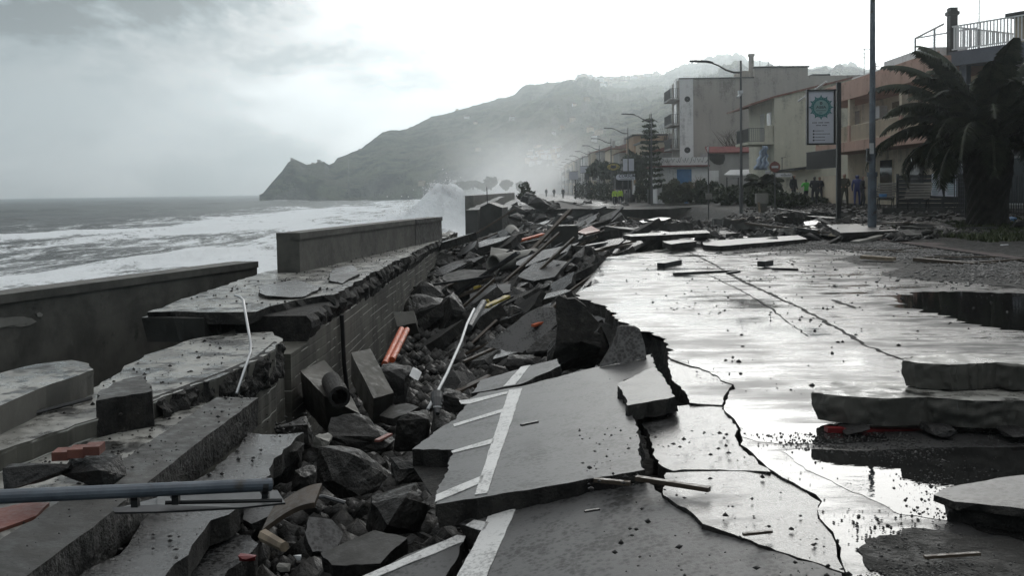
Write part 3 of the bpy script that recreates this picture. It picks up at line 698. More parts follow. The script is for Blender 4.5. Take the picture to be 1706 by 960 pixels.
# pale mortar patch on the toppled parapet
o_par = bpy.data.objects['parapet_wall.002']
dpar = (_pb-_pa); dpar.z = 0; dpar.normalize(); npar = Vector((dpar.y, -dpar.x, 0)); ppl = (Vector((_pa.x, _pa.y, 0))+npar*.254, npar)
for pxs in ([(0, 531), (30, 528), (52, 530), (61, 536), (50, 542), (34, 545), (20, 541), (0, 546), (-20, 545), (-20, 530)], [(61, 523), (66, 520), (71, 524), (69, 528), (62, 528)]):
    q = MB(); q.prism(jag([pp(x, y, ppl) + npar*.006 for x, y in pxs], .01, .05, random.Random(2)), npar*-.005); q.out('mortar_patch', M['conc_pale'], o_par)
# wall end leaning at the far end of the wall
upr = [(-3.25, 36.0, -.02), (-2.95, 36.0, -.05), (-2.55, 36.2, -1.1), (-2.4, 36.3, -1.7), (-3.3, 36.3, -1.8)]
mb = MB(); mb.prism(jag([Vector(p) for p in upr], .03, .2, random.Random(3)), (-.15, 6.0, -.1), jit=.05)
tag(mb.out('concrete_block', [M['board']]), 'leaning end block of the retaining wall beside the gap showing white water', 'concrete block')
mb = MB(); mb.tube([pY(727, 394, 35.8), pY(735, 408, 35.6), pY(746, 426, 35.4)], [.05, .04, .02], 6)
tag(mb.out('bent_rebar', M['black']), 'black bent rod hanging from the far end of the promenade slab', 'rod')

# near, displaced part of the sea wall
def block(name, P, depth, mats, label, cat, amp=.03, seg=.15, seed=1, jit=.05, off=None):
    mb = MB(); mb.prism(jag([Vector(p) for p in P], amp, seg, random.Random(seed)), off or (0, 0, -depth), side=1 if isinstance(mats, list) and len(mats) > 1 else None, jit=jit)
    return tag(mb.out(name, mats), label, cat)
P = [pz(x, y, -.2) for x, y in [(455, 553), (472, 568), (440, 594), (388, 618), (330, 640), (258, 668), (246, 672), (150, 700), (0, 752), (-60, 770), (-60, 722), (0, 705), (150, 648), (240, 592), (300, 572), (345, 561), (400, 556)]]
block('sea_wall_block', P, 1.9, [M['pave'], M['board']], 'broad wet topped sea wall block with board marked inner face, beside the fallen rail', 'sea wall', .03, .16, 4, .02)
# lumpy broken lip along its inner edge
lip = [(470, 570), (440, 596), (388, 620), (330, 642), (262, 668)]
mb = MB(); rows = []
LP = [pz(x, y, -.2) for x, y in lip]; pathp = []
for a, b in zip(LP, LP[1:]):
    for k in range(36): pathp.append(a.lerp(b, k/36))
for i, c in enumerate(pathp):
    nd = Vector((1, -.15, 0)); row = [c + nd*-.10 + Vector((0, 0, .008))]
    for k in range(11):
        v = k/10; q = c+Vector((0, 0, -.36*v)); o_ = .05*math.sin(v*2.6) + .09*noise.noise(q*4) + .06*noise.noise(q*11) + .03*noise.noise(q*27)
        row.append(q + nd*(o_-.02) + Vector((0, 0, -.01+.03*noise.noise(q*9))))
    row.append(c + nd*-.1 + Vector((0, 0, -.4))); rows.append([mb.b.verts.new(q) for q in row])
for a, b in zip(rows, rows[1:]):
    for i in range(12): mb.face([a[i], a[i+1], b[i+1], b[i]])
mb.out('broken_lip', M['edge'], bpy.data.objects['sea_wall_block'])
P = [pz(x, y, .02) for x, y in [(0, 622), (60, 607), (120, 600), (148, 606), (155, 616), (60, 650), (0, 676), (-80, 712), (-80, 650)]]
block('parapet_footing', P, .30, [M['pave'], M['conc']], 'raised rounded concrete footing strip at the far left edge', 'concrete footing', .015, .15, 5, .01)
P = [pz(x, y, -.06) for x, y in [(240, 625), (250, 640), (252, 652), (160, 668), (170, 650), (205, 632)]]
block('concrete_block', P, .34, [M['conc_dark'], M['edge']], 'crumbled raised corner lump on the wet sea wall block', 'concrete block', .03, .08, 6, .03)
mb = MB(); mb.tube([pz(-30, 712, -.17), pz(60, 688, -.17), pz(152, 664, -.17)], .018, 6); tag(mb.out('metal_strip', M['dark']), 'straight dark metal strip along the wet sea wall top', 'strip')
# pavement with kerb and gutter, lower left
def strip(name, x0, x1, z, thick, y0, y1, mats, label, cat, seed, tilt=0.0, amp=.02, shear=0.0):
    P = [Vector((x0, y0, z)), Vector((x1, y0, z-tilt)), Vector((x1+shear, y1, z-tilt)), Vector((x0+shear, y1-.05, z))]
    return block(name, P, thick, mats, label, cat, amp, .14, seed, .01)
strip('pavement_slab', -4.15, -2.76, -.36, .2, 2.2, 9.25, [M['pave'], M['edge']], 'cracked cement pavement slab between sea wall and long kerb', 'concrete slab', 11, amp=.03)
strip('kerb', -2.78, -2.42, -.20, .26, 2.2, 8.75, [M['conc_dark'], M['stone']], 'long dark stone kerb running along the pavement', 'kerb', 12, .02, .012)
strip('gutter_slab', -2.40, -1.93, -.42, .16, 2.4, 8.35, [M['asph2'], M['edge']], 'narrow wet gutter strip beside the long kerb with a broken outer edge', 'concrete slab', 13, .02, .05)
plK = plane3(pz(430, 895, -.62), pz(200, 892, -.62), pz(60, 960, -.66))
slab('stone_slab', [(195, 893), (300, 888), (415, 892), (432, 906), (380, 950), (330, 1010), (40, 1010), (90, 945)], plK, .2, 'asph2', 'flat dark stone slab in the bottom left corner', 'stone slab', seed=21, amp=.015)
P = [pz(x, y, -.34) for x, y in [(-20, 852), (40, 838), (82, 838), (60, 860), (0, 882), (-20, 885)]]
block('tile_fragment', P, .05, [M['redtile'], M['redbrick']], 'red tiled floor fragment at the left picture edge under the fallen pole', 'tile', .004, .1, 3, .0)
# rubble lump with bricks
boulder(70, 783, 6.1, .42, .34, .13, 'flat black rubble lump lying on the pavement, carrying the red bricks', 101, 'rubble', (R(3), R(-4), R(15)), .05, 'rubble_lump')
boulder(155, 780, 6.15, .42, .30, .15, 'black rubble lump beside the bricks on the pavement, right of its neighbour', 102, 'rubble', (R(2), R(8), R(-20)), .05, 'rubble_lump')
for i in range(3):
    b0 = pY(105+i*26, 757-i*4.5, 6.15); mb = MB(); mb.box(b0, (.098, .13, .055), R(8), None); o = mb.out('red_brick', M['redbrick'])
    tag(o, ('left', 'middle', 'right')[i] + ' brick of the row of three red bricks on the black rubble lump', 'brick', 'three red bricks')
# fallen sign post: blue grey tube, clamps, sign back
t = empty('fallen_signpost', pY(220, 835, 4.3), 'fallen blue grey tubular post with clamped sign plate across the lower left', 'signpost')
A, B_ = pY(-40, 830, 4.0), pY(452, 808, 4.55)
mb = MB(); mb.tube([A, A.lerp(B_, .5), B_], .030, 14); mb.out('pole', M['bluegrey'], t, smooth=False)
for px, py, Y in ((222, 821, 4.3), (290, 817, 4.37), (440, 810, 4.54)):
    c = pY(px, py, Y); dd = (B_-A).normalized(); mb = MB(); mb.tube([c-dd*.013, c+dd*.013], .037, 14); mb.box(c+Vector((0, .02, -.045)), (.03, .03, .05)); mb.out('clamp', M['dark'], t)
mb = MB(); plate = [pY(187, 846, 4.36), pY(262, 841, 4.42), pY(262, 826, 4.6), pY(462, 817, 4.72), pY(475, 838, 4.56), pY(400, 846, 4.5), pY(262, 853, 4.38), pY(190, 854, 4.34)]
mb.prism(plate, (0, .01, -.012)); mb.out('sign_plate', M['lampgrey'], t)
mb = MB(); mb.tube([pY(275, 838, 4.4), pY(470, 834, 4.56)], .010, 6); mb.out('plate_rail', M['dark'], t)
# bent rails and pole
mb = MB(); mb.tube([pY(391, 492, 11.3), pY(400, 495, 11.1), pY(405, 500, 11.0), pY(418, 574, 10.5), pY(417, 588, 10.4), pY(394, 656, 9.5)], .014, 10)
tag(mb.out('bent_handrail', M['steel'], smooth=True), 'bent galvanised handrail leaning against the sea wall block', 'handrail')
t = empty('fallen_pole', pY(760, 600, 12), 'white bent pole lying down the middle of the trench with a dark lamp foot', 'pole')
mb = MB(); mb.tube([pY(790, 515, 15.0), pY(778, 540, 14.0), pY(768, 570, 12.9), pY(745, 622, 11.6), pY(728, 655, 10.8), pY(713, 682, 10.4)], .018, 10); mb.out('white_tube', M['white'], t, smooth=True)
mb = MB(); mb.tube([pY(806, 504, 15.3), pY(792, 528, 14.6), pY(782, 546, 14.0)], [.05, .06, .05], 8); mb.out('grey_sleeve', M['lampgrey'], t)
mb = MB(); mb.tube([pY(729, 690, 9.6), pY(728, 668, 9.8), pY(728, 658, 9.9)], [.02, .058, .062], 12); mb.out('lamp_foot', M['dark'], t)
for k in range(3):
    mb = MB(); c = pY(728.5, 680-k*5.5, 9.69+.06*k); mb.tube([c, c+Vector((0, .005, .012))], .042+.008*k, 12); mb.out('white_band', M['white'], t)
# orange pipes
for i, (a, b) in enumerate((((669, 549), (641, 607)), ((678, 550), (653, 600)))):
    mb = MB(); mb.tube([pY(*a, 17.6), pY(*b, 15.6+.2*i)], .052, 14); tag(mb.out('orange_pipe', M['orange'], smooth=False), ('left, longer', 'right, shorter')[i] + ' one of two parallel orange plastic pipes at the foot of the wall', 'pipe', 'orange pipes')
# big concrete pipes
def big_pipe(a, b, r, wall_, mat, label, Ya, Yb):
    A, B_ = pY(*a, Ya), pY(*b, Yb); mb = MB(); d = (B_-A).normalized(); u = d.cross(Vector((0, 0, 1))).normalized(); w = u.cross(d); n = 22
    rg = []
    for c, rr in ((A, r), (B_, r), (B_, r-wall_), (A, r-wall_)): rg.append([mb.b.verts.new(c+(u*math.cos(2*math.pi*k/n)+w*math.sin(2*math.pi*k/n))*rr) for k in range(n)])
    for i in range(4):
        for k in range(n): mb.face([rg[i][k], rg[i][(k+1) % n], rg[(i+1) % 4][(k+1) % n], rg[(i+1) % 4][k]])
    return tag(mb.out('concrete_pipe', mat, smooth=False), label, 'pipe')
big_pipe((822, 440), (892, 428), .26, .04, M['conc_pale'], 'wide pale concrete pipe lying across the rubble near the sea wall gap', 28, 29.5)
big_pipe((851, 384), (868, 402), .30, .05, M['conc_pale'], 'farther concrete pipe sloping down beside the inner sea wall', 48, 46)
big_pipe((566, 662), (552, 636), .12, .03, M['edge'], 'dark hollow drain pipe mouth between two concrete blocks at the wall foot', 11.0, 12.2)
mb = MB(); P = [pY(818, 412, 31), pY(880, 420, 31), pY(886, 428, 30), pY(815, 436, 30)]; mb.prism(P, (0, .5, -.3)); tag(mb.out('concrete_block', M['conc_pale']), 'pale slab showing behind the wide concrete pipe', 'concrete block')
# concrete blocks at the wall foot
def hexa(px8, Ys, depth, mat, label, name='concrete_block', cat='concrete block', amp=.006):
    P = [pY(x, y, Yv) for (x, y), Yv in zip(px8, Ys)]; mb = MB(); mb.prism(jag(P, amp, .12, random.Random(len(label))), depth, jit=.01); return tag(mb.out(name, M[mat]), label, cat)
hexa([(585, 588), (617, 581), (656, 655), (623, 664)], (13.0, 13.4, 12.6, 12.2), (-.10, .5, -.45), 'conc', 'clean edged concrete block leaning with its pale long side up, right of the drain mouth')
hexa([(500, 618), (540, 600), (575, 640), (600, 690), (540, 660)], (12.6, 13.0, 12.6, 11.6, 11.6), (-.1, .6, -.6), 'conc', 'greenish concrete block left of the drain mouth against the wall foot')
hexa([(655, 520), (690, 518), (693, 538), (662, 545)], (18.6, 18.9, 18.7, 18.4), (0, .5, -.28), 'conc', 'small cube of concrete above the orange pipes')
hexa([(688, 612), (695, 618), (690, 632), (682, 626)], (13.2, 13.2, 13.0, 13.0), (.05, .05, -.03), 'white', 'small white plank end on the dark trench floor', 'white_plank', 'plank')
# ---------------------------------------------------------------- rubble
def mpp(Y): return Y/FPX
def rk(px, py, zc, wpx, hpx, dep, label, seed, mat='stone', rot=(0, 0, 0), rough=.06, name='boulder', cat='rock'):
    c = pz(px, py, zc); s = mpp(c.y)
    me = rock_mesh(seed, wpx*s, dep, hpx*s*1.05, rough=rough, cuts=3); me.materials.append(M[mat])
    o = link(name, me); o.location = c; o.rotation_euler = rot; return tag(o, label, cat)
rk(587, 783, -.85, 122, 72, .6, 'big flat topped black boulder in the middle of the near trench', 301)
rk(700, 776, -.70, 104, 42, .4, 'dark squared chunk tucked under the corner of the tilted asphalt sheet', 302, rot=(0, R(-3), R(8)))
rk(662, 856, -.75, 110, 62, .45, 'sloping dark rock under the left edge of the foreground asphalt', 303, rot=(0, R(-18), R(20)))
rk(606, 722, -1.05, 115, 62, .7, 'broad mossy grey rock lying behind the big flat topped boulder', 304, rough=.08)
rk(545, 680, -1.15, 78, 52, .6, 'tilted grey stone slab at the foot of the board marked wall', 305, rot=(0, R(25), 0), rough=.03)
rk(494, 722, -.80, 62, 52, .4, 'black squared block beside the end of the gutter strip', 306)
rk(690, 718, -1.0, 58, 66, .4, 'upright dark rock left of the striped lamp foot', 307, rot=(0, R(10), 0))
rk(736, 712, -.95, 40, 70, .5, 'narrow upright rock against the left edge of the tilted sheet', 308)
rk(764, 667, -1.2, 54, 36, .5, 'rounded dark rock just above the upper corner of the tilted sheet', 309)
rk(508, 797, -.7, 40, 32, .3, 'small faceted dark stone near the end of the fallen signpost', 310)
rk(537, 735, -.85, 30, 24, .2, 'pale broken stone beside the black squared block', 311, 'conc_pale')
rk(478, 772, -.62, 44, 62, .3, 'crumbling pebbly lump under the broken gutter edge', 312, 'edge', rough=.14)
rk(955, 583, -.55, 92, 72, .6, 'large pale edged boulder under the overhang of the road', 313, rough=.07)
rk(995, 572, -.5, 64, 62, .5, 'second boulder leaning on the right of the large boulder under the road', 314)
rk(908, 572, -.9, 70, 40, .6, 'dark boulder left of the large boulder under the road', 315)
rk(870, 608, -1.15, 60, 30, .5, 'low dark stone above the pale narrow asphalt strip', 316)
rk(700, 530, -1.3, 62, 90, 1.2, 'massive leaning dark block beside the orange pipes', 317, rot=(0, R(28), R(10)))
rk(745, 535, -1.3, 52, 92, 1.2, 'second massive leaning block, right of the one by the orange pipes', 318, rot=(0, R(30), R(14)))
rk(660, 640, -1.35, 60, 60, .7, 'dark rubble mass right of the leaning pale sided block', 319, 'rubble')
rk(1262, 335, .3, 1, 1, .1, 'tiny', 320) if False else None
def plate(px, py, zc, wpx, dep, th, rot, label, seed, mat='asph2', name='asphalt_plate', cat='road slab', n=6):
    c = pz(px, py, zc); me = plate_mesh(seed, wpx*mpp(c.y), dep, th, n); me.materials.append(M[mat]); me.materials.append(M['edge'])
    o = link(name, me); o.location = c; o.rotation_euler = tuple(R(a) for a in rot); return tag(o, label, cat)
plate(606, 928, -.62, 140, .34, .10, (14, -8, 12), 'grooved stone slab at the bottom edge left of the sunken asphalt corner', 331, 'conc_dark', n=5)
plate(537, 898, -.66, 66, .3, .06, (40, 10, 30), 'dark smooth plate leaning between wood and grooved slab', 332)
plate(668, 690, -1.2, 80, .5, .10, (6, -10, 5), 'flat grey slab left of the striped lamp foot', 333, 'conc_dark')
plate(430, 860, -.55, 60, .25, .05, (10, -12, 25), 'black plate under the end of the fallen signpost', 334)
# curved brown board, split log and small litter in the near trench
mb = MB(); rows = []
for k in range(12):
    t = k/11; c = pY(436+88*t, 884-46*math.sin(t*1.5), 5.6+.1*t); rows.append([mb.b.verts.new(c+q) for q in (Vector((0, 0, 0)), Vector((0, .22, .05)), Vector((0, .22, .02)), Vector((0, 0, -.03)))])
for a, b in zip(rows, rows[1:]):
    for i in range(4): mb.face([a[i], a[(i+1) % 4], b[(i+1) % 4], b[i]])
mb.face(rows[0]); mb.face(rows[-1][::-1])
tag(mb.out('curved_board', M['wood']), 'curved brown board in the near trench by the split log', 'board')
mb = MB(); mb.tube([pY(508, 830, 5.8), pY(540, 828, 5.9), pY(575, 838, 5.9)], .012, 6); tag(mb.out('thin_tube', M['lampgrey']), 'thin grey tube bending over the curved brown board', 'tube')
mb = MB(); mb.tube([pY(440, 893, 5.0), pY(474, 912, 4.8)], [.034, .026], 7); tag(mb.out('split_log', M['palewood']), 'short pale split log end in the near trench', 'log')
def litter(px, py, zc, w, h, mat, name, label, cat, rot=(0, 0, 0), d=None, Y=None):
    c = pY(px, py, Y) if Y else pz(px, py, zc); s = mpp(c.y)
    me = rock_mesh(hash((px, py)) % 1000, w*s, d or w*s*.6, h*s, rough=.05, cuts=1); me.materials.append(M[mat]); o = link(name, me); o.location = c; o.rotation_euler = rot
    return tag(o, label, cat)
litter(495, 930, -.6, 14, 9, 'white', 'plastic_scrap', 'white plastic scrap at the bottom of the near trench', 'litter')
litter(473, 945, -.6, 26, 12, 'conc_pale', 'stone_chip', 'pale stone chip at the bottom edge of the near trench', 'stone')
litter(412, 930, -.55, 30, 10, 'red', 'plastic_scrap', 'dark red plastic scrap beside the bottom left stone slab', 'litter')
def bar(a, b, Ya, Yb, w, h, mat, name, label, cat, group=None):
    A, B_ = pY(*a, Ya), pY(*b, Yb); d = B_-A; mb = MB(); q = d.to_track_quat('X', 'Z').to_matrix().to_4x4(); mb.box((A+B_)/2, (d.length, w, h), mat=q)
    return tag(mb.out(name, M[mat]), label, cat, group)
bar((628, 735), (650, 724), 9.0, 9.3, .05, .02, 'redtile', 'wood_slat', 'reddish slat on the mossy grey rock', 'slat')
bar((888, 543), (928, 529), 13.2, 13.6, .06, .03, 'orange', 'wood_slat', 'orange slat under the road edge by the tall dark plate', 'slat')
bar((855, 404), (905, 390), 34, 35, .2, .06, 'orange', 'wood_slat', 'orange board by the farther concrete pipe', 'slat')
bar((808, 512), (846, 494), 15.8, 16.6, .10, .04, 'yellow', 'wood_slat', 'yellow edged board across the middle of the trench', 'slat')
litter(795, 480, -.8, 14, 10, 'yellow', 'plastic_scrap', 'yellow plastic scrap left in the rubble near the wall end', 'litter')
litter(812, 502, -.9, 10, 7, 'yellow', 'plastic_scrap', 'small yellow scrap beside the yellow edged board', 'litter')
# scattered pieces, each an object
ROCKS = [rock_mesh(500+i, 1, random.uniform(.6, 1), random.uniform(.4, .8), rough=.07, cuts=2) for i in range(9)]
PLATES = [plate_mesh(600+i, 1, random.uniform(.5, .9), random.uniform(.10, .16), random.choice((5, 6, 7))) for i in range(8)]
for me in ROCKS: me.materials.append(M['stone'])
for me in PLATES: me.materials.append(M['asph2']); me.materials.append(M['edge'])
ROCKS2 = [me.copy() for me in ROCKS]
for me in ROCKS2: me.materials.clear(); me.materials.append(M['rubble'])
PLATES2 = [me.copy() for me in PLATES]
for me in PLATES2: me.materials.clear(); me.materials.append(M['conc_dark']); me.materials.append(M['edge'])
PLATES3 = [me.copy() for me in PLATES]
for me in PLATES3: me.materials.clear(); me.materials.append(M['edge']); me.materials.append(M['edge'])
PALE = [me.copy() for me in PLATES[:3]]
for me in PALE: me.materials.clear(); me.materials.append(M['conc_pale']); me.materials.append(M['conc'])
def scatter(n, fx, name, protos, smin, smax, label, cat, group, tilt, seed, lift=.1, skew=2.0):
    r_ = random.Random(seed); k = 0; tries = 0
    while k < n and tries < n*20:
        tries += 1; q = fx(r_)
        if q is None: continue
        x, y = q[:2]; s = smin + (smax-smin)*r_.random()**skew; z = q[2] if len(q) > 2 else gz(x, y)
        me = r_.choice(protos); o = link(name, me); o.location = (x, y, z + s*lift)
        t = tilt(r_); o.rotation_euler = t; a = r_.uniform(.75, 1.3); o.scale = (s*a, s/a, s*r_.uniform(.8, 1.3)); tag(o, label, cat, group); k += 1
tumble = lambda r_: (r_.uniform(-.5, .5), r_.uniform(-.5, .5), r_.uniform(0, 6.28))
slide = lambda r_: (r_.uniform(-.25, .25), r_.uniform(-.75, -.15), r_.uniform(-.5, .7))
level = lambda r_: (r_.uniform(-.16, .16), r_.uniform(-.2, .2), r_.uniform(0, 6.28))
def edge_x(y): return float(np.interp(y, EDGE_Y, EDGE_X))
def near_trench(r_):
    y = r_.uniform(4.6, 10); x = r_.uniform(-2.0, edge_x(y)-.15)
    return (x, y)
scatter(120, near_trench, 'rubble_chunk', ROCKS, .08, .42, 'dark wet rubble chunk in the near trench between gutter and collapsed asphalt', 'rubble', 'rubble chunks in the near trench', tumble, 1)
scatter(26, near_trench, 'asphalt_plate', PLATES3, .2, .5, 'loose dark plate in the near trench between gutter and collapsed asphalt', 'road slab', 'loose plates in the near trench', tumble, 2)
def mid_floor(r_):
    y = r_.uniform(10, 19); x = r_.uniform(-2.8, edge_x(y)-.2); 
    return (x, y) if r_.random() < .08 + .9*float(sstep(x, -1.6, .8)) else None
scatter(90, mid_floor, 'broken_stone', ROCKS2, .10, .6, 'dark rubble chunk on the trench floor below the long board marked wall', 'rubble', 'rubble chunks on the trench floor', tumble, 3)
def pile(r_):
    y = r_.uniform(14.5, 31); x = r_.uniform(-2.7, edge_x(min(y, 26.5))+.1)
    return (x, y) if x > -2.7+1.9*(1-float(sstep(y, 17, 23))) else None
scatter(120, pile, 'asphalt_plate', PLATES+PLATES3, .5, 2.0, 'dark asphalt plate sliding down the rubble pile between seawall and bright road', 'road slab', 'plates on the sliding rubble pile', slide, 4, .12)
scatter(90, pile, 'rock_fragment', ROCKS, .2, .9, 'dark chunk wedged in the rubble pile between seawall and bright road', 'rubble', 'chunks in the sliding rubble pile', tumble, 5)
def pile_plank(r_): 
    q = pile(r_); return q
PL = []
for i in range(3):
    mb = MB(); mb.box((0, 0, 0), (1, .055, .022)); me = mb.finish(); me.materials.append(M[('wood', 'dark', 'wood')[i]]); PL.append(me)
scatter(26, pile, 'plank', PL, 1.2, 2.6, 'thin dark plank sticking out of the rubble pile beside the bright road', 'plank', 'planks in the sliding rubble pile', slide, 6, .12)
# debris bank across the vanished road
def bank(r_):
    y = r_.uniform(28.5, 47); x = r_.uniform(1.5 if y > 31 else 3.0, 12.5)
    return (x, y)
scatter(110, bank, 'asphalt_plate', PLATES+PLATES2, .5, 1.9, 'broken plate on the debris bank that closes off the bright road', 'road slab', 'plates on the debris bank', level, 7, .10)
scatter(130, bank, 'debris_chunk', ROCKS2+ROCKS, .15, .75, 'dark chunk on the debris bank that closes off the bright road', 'rubble', 'chunks on the debris bank', tumble, 8)
scatter(30, bank, 'plank', PL, 1.0, 3.0, 'thin plank lying on the debris bank that closes off the bright road', 'plank', 'planks on the debris bank', level, 9, .1)
def rim(r_):
    y = r_.uniform(26.6, 44); x = r_.uniform(3.2 if y < 30 else 2, 15); return (x, y, max(gz(x, y), .0))
scatter(190, rim, 'asphalt_fragment', ROCKS2+PLATES3, .10, .55, 'small black fragment in the debris band across the street', 'rubble', 'small fragments of the debris band', tumble, 19, .15)
def right_bank(r_): return (r_.uniform(8, 13.5), r_.uniform(27, 40))
scatter(40, right_bank, 'concrete_flake', PALE+PLATES2, .25, 1.1, 'loose flake among the debris around the foot of the lamp posts', 'slab piece', 'flakes around the lamp post feet', level, 10, .1)
def far_left(r_):
    y = r_.uniform(46, 104); x = r_.uniform(-.9, 2.8); return (x, y, gz(x, y) + 1.0*float(sstep(y, 60, 80))*(1-float(sstep(x, -1.5, 2.5)))+.1)
scatter(90, far_left, 'stone_block', ROCKS, .4, 1.7, 'dark stone on the far heap behind the inner sea wall', 'rubble', 'stones on the far heap', tumble, 11)
scatter(22, far_left, 'concrete_flake', PALE, .3, .9, 'pale flake on the far heap behind the inner sea wall', 'slab piece', 'pale flakes on the far heap', tumble, 12)
def far_road(r_): return (r_.uniform(-1.5, 10), r_.uniform(81, 112))
scatter(46, far_road, 'stone_lump', ROCKS2, .2, 1.0, 'dark chunk strewn on the wet far road beyond the second trench', 'rubble', 'chunks on the far road', tumble, 13)
def on_kerb(r_): return (r_.uniform(8.2, 9.9), r_.uniform(17, 27), .02)
scatter(18, on_kerb, 'plank', PL, .5, 1.6, 'driftwood stick in the gravel along the right edge of the road', 'plank', 'sticks in the gravel', lambda r_: (0, r_.uniform(-.04, .04), r_.uniform(-.6, .6)), 14, .01)
def heap(r_):
    y = r_.uniform(25, 60); x = r_.uniform(-2.8, 3.4); return (x, y, gz(x, y)+.05) if x > -2.8+2.3*float(sstep(y, 34, 40)) else None
scatter(110, heap, 'broken_plate', PLATES+PLATES3+PLATES2, .5, 1.9, 'broken dark plate on the heap between the sea gap and the debris bank', 'road slab', 'plates on the heap by the sea gap', slide, 15, .15)
scatter(110, heap, 'broken_stone', ROCKS+ROCKS2, .2, 1.1, 'dark stone on the heap between the sea gap and the debris bank', 'rubble', 'stones on the heap by the sea gap', tumble, 16)
scatter(24, heap, 'plank', PL, 1.2, 3.0, 'thin plank on the heap between the sea gap and the debris bank', 'plank', 'planks on the heap by the sea gap', slide, 17, .2)
scatter(14, heap, 'pale_flake', PALE, .25, .8, 'pale flake on the heap between the sea gap and the debris bank', 'slab piece', 'pale flakes on the heap by the sea gap', tumble, 18, .3)
# particular pieces of the bank
def longslab(pxs, z, th, mat, label, name='concrete_slab', cat='concrete slab', seed=1, amp=.03):
    P = [pz(x, y, z if not isinstance(z, (list, tuple)) else z[i]) for i, (x, y) in enumerate(pxs)]
    mb = MB(); mb.prism(jag(P, amp, .25, random.Random(seed)), (0, 0, -th), side=1, jit=.03); return tag(mb.out(name, [M[mat], M['edge']]), label, cat)
longslab([(1038, 391), (1178, 383), (1182, 388), (1052, 394)], .35, .12, 'pave', 'long flat slab with bright wet top on the debris bank left of the lamp posts', amp=.02)
longslab([(1104, 402), (1150, 397), (1160, 402), (1118, 407)], .22, .14, 'asph', 'short wet slab at the rim of the bright road', seed=2)
longslab([(1168, 402), (1330, 392), (1345, 398), (1200, 410), (1172, 408)], .13, .16, 'asph', 'broad dark slab raft along the far rim of the bright road', seed=3)
longslab([(1375, 374), (1470, 372), (1500, 384), (1400, 388)], .25, .1, 'asph', 'wet plate between sign post and lamp post', seed=5)
mb = MB(); mb.box(pY(938, 391, 31)+Vector((0, .5, -.1)), (.85, 1.0, .75), R(6)); tag(mb.out('concrete_block', M['conc_dark']), 'upright square dark block standing on the rubble near the start of the bank', 'concrete block')
mb = MB(); mb.prism([pY(958, 386, 32), pY(985, 376, 33), pY(1000, 384, 32.5), pY(975, 390, 31.5)], (0, .1, -.06)); tag(mb.out('red_sheet', M['redtile']), 'faded red panel lying on the debris near the upright square block', 'panel')
for i, (a, b, Ya, Yb, mt_) in enumerate((((955, 414), (1040, 400), 29, 31, 'dark'), ((980, 420), (1062, 405), 28, 30, 'wood'), ((1215, 409), (1280, 408), 28, 28.5, 'wood'), ((1424, 404), (1470, 393), 27, 29, 'conc_pale'), ((1476, 372), (1520, 384), 34, 32, 'white'), ((1500, 358), (1558, 360), 35, 35, 'conc_pale'), ((1436, 428), (1490, 432), 21, 20.6, 'palewood'), ((1525, 432), (1625, 441), 20.5, 19.6, 'wood'))):
    bar(a, b, Ya, Yb, .22, .07, mt_, 'board', ('dark long board at the start of the debris bank', 'brown board just below the dark long board on the debris bank', 'thin brown board on the far rim of the bright road', 'pale board resting on rubble left of the lamp post foot', 'white board lying right of the thick lamp post', 'pale bench board lying on the grass edge', 'pale yellowish board in the gravel on the right', 'dark red brown board lying along the right kerb')[i], 'board')
# ---------------------------------------------------------------- big pieces at lower right
P = [pz(x, y, .23) for x, y in [(1354, 654), (1362, 645), (1392, 636), (1440, 638), (1505, 637), (1830, 642), (1830, 678), (1706, 668), (1620, 668), (1550, 662), (1470, 664), (1400, 660)]]
def rough_block(name, top, h, label, cat, mats, seed, amp=.012):
    """block with broken, bulging sides"""
    r_ = random.Random(seed); T = jag(top, amp*.6, .025, r_); mb = MB(); n = len(T); c = sum(T, Vector())/n; rows = [[mb.b.verts.new(p) for p in T]]
    for k in range(1, 15):
        t = k/14; row = []
        for p in T:
            d = (p-c); d.z = 0; d.normalize(); q = p-Vector((0, 0, h*t))
            row.append(mb.b.verts.new(p + Vector((0, 0, -h*t)) + d*(.012*math.sin(t*2.6) + .022*noise.noise(q*3) + .024*noise.noise(q*9) + .016*noise.noise(q*19) - .02*t)))
        rows.append(row)
    mb.face(rows[0]); mb.mi = 1; mb.face(rows[-1][::-1])
    for a, b in zip(rows, rows[1:]):
        for i in range(n): mb.face([a[i], b[i], b[(i+1) % n], a[(i+1) % n]])
    return tag(mb.out(name, mats), label, cat)
rough_block('broken_pavement_slab', P, .18, 'thick broken pavement slab lying on the wet road at the right edge', 'concrete slab', [M['pave'], M['conc']], 3)
P = [pz(x, y, .41) for x, y in [(1504, 601), (1520, 594), (1560, 591), (1620, 589), (1700, 592), (1830, 588), (1830, 606), (1740, 610), (1660, 604), (1580, 608), (1530, 605)]]
rough_block('rubble_chunk', P, .172, 'dark rough chunk resting on top of the thick broken pavement slab', 'rubble', [M['pave'], M['conc']], 7, .02)
for x, y in ((1420, 712), (1560, 716), (1690, 722)): rk(x, y, .04, 46, 16, .25, {1420: 'left', 1560: 'middle', 1690: 'right'}[x] + ' small stone propping up the thick pavement slab', 360+x, 'rubble', name='rubble_chunk', cat='rubble')
bar((1376, 716), (1600, 720), 6.4, 6.5, .06, .03, 'red', 'red_strip', 'dark red plastic strip pinned under the thick pavement slab', 'strip')
plB3 = plane3(pz(1556, 826, .10), pz(1700, 794, .16), pz(1700, 845, .13))
slab('asphalt_slab', [(1555, 825), (1570, 816), (1600, 808), (1660, 797), (1720, 790), (1850, 785), (1850, 862), (1706, 848), (1630, 840), (1590, 836)], plB3, .035, 'asph', 'thin grey plate hovering over the puddle at the right edge, propped on rubble', seed=31, amp=.006)
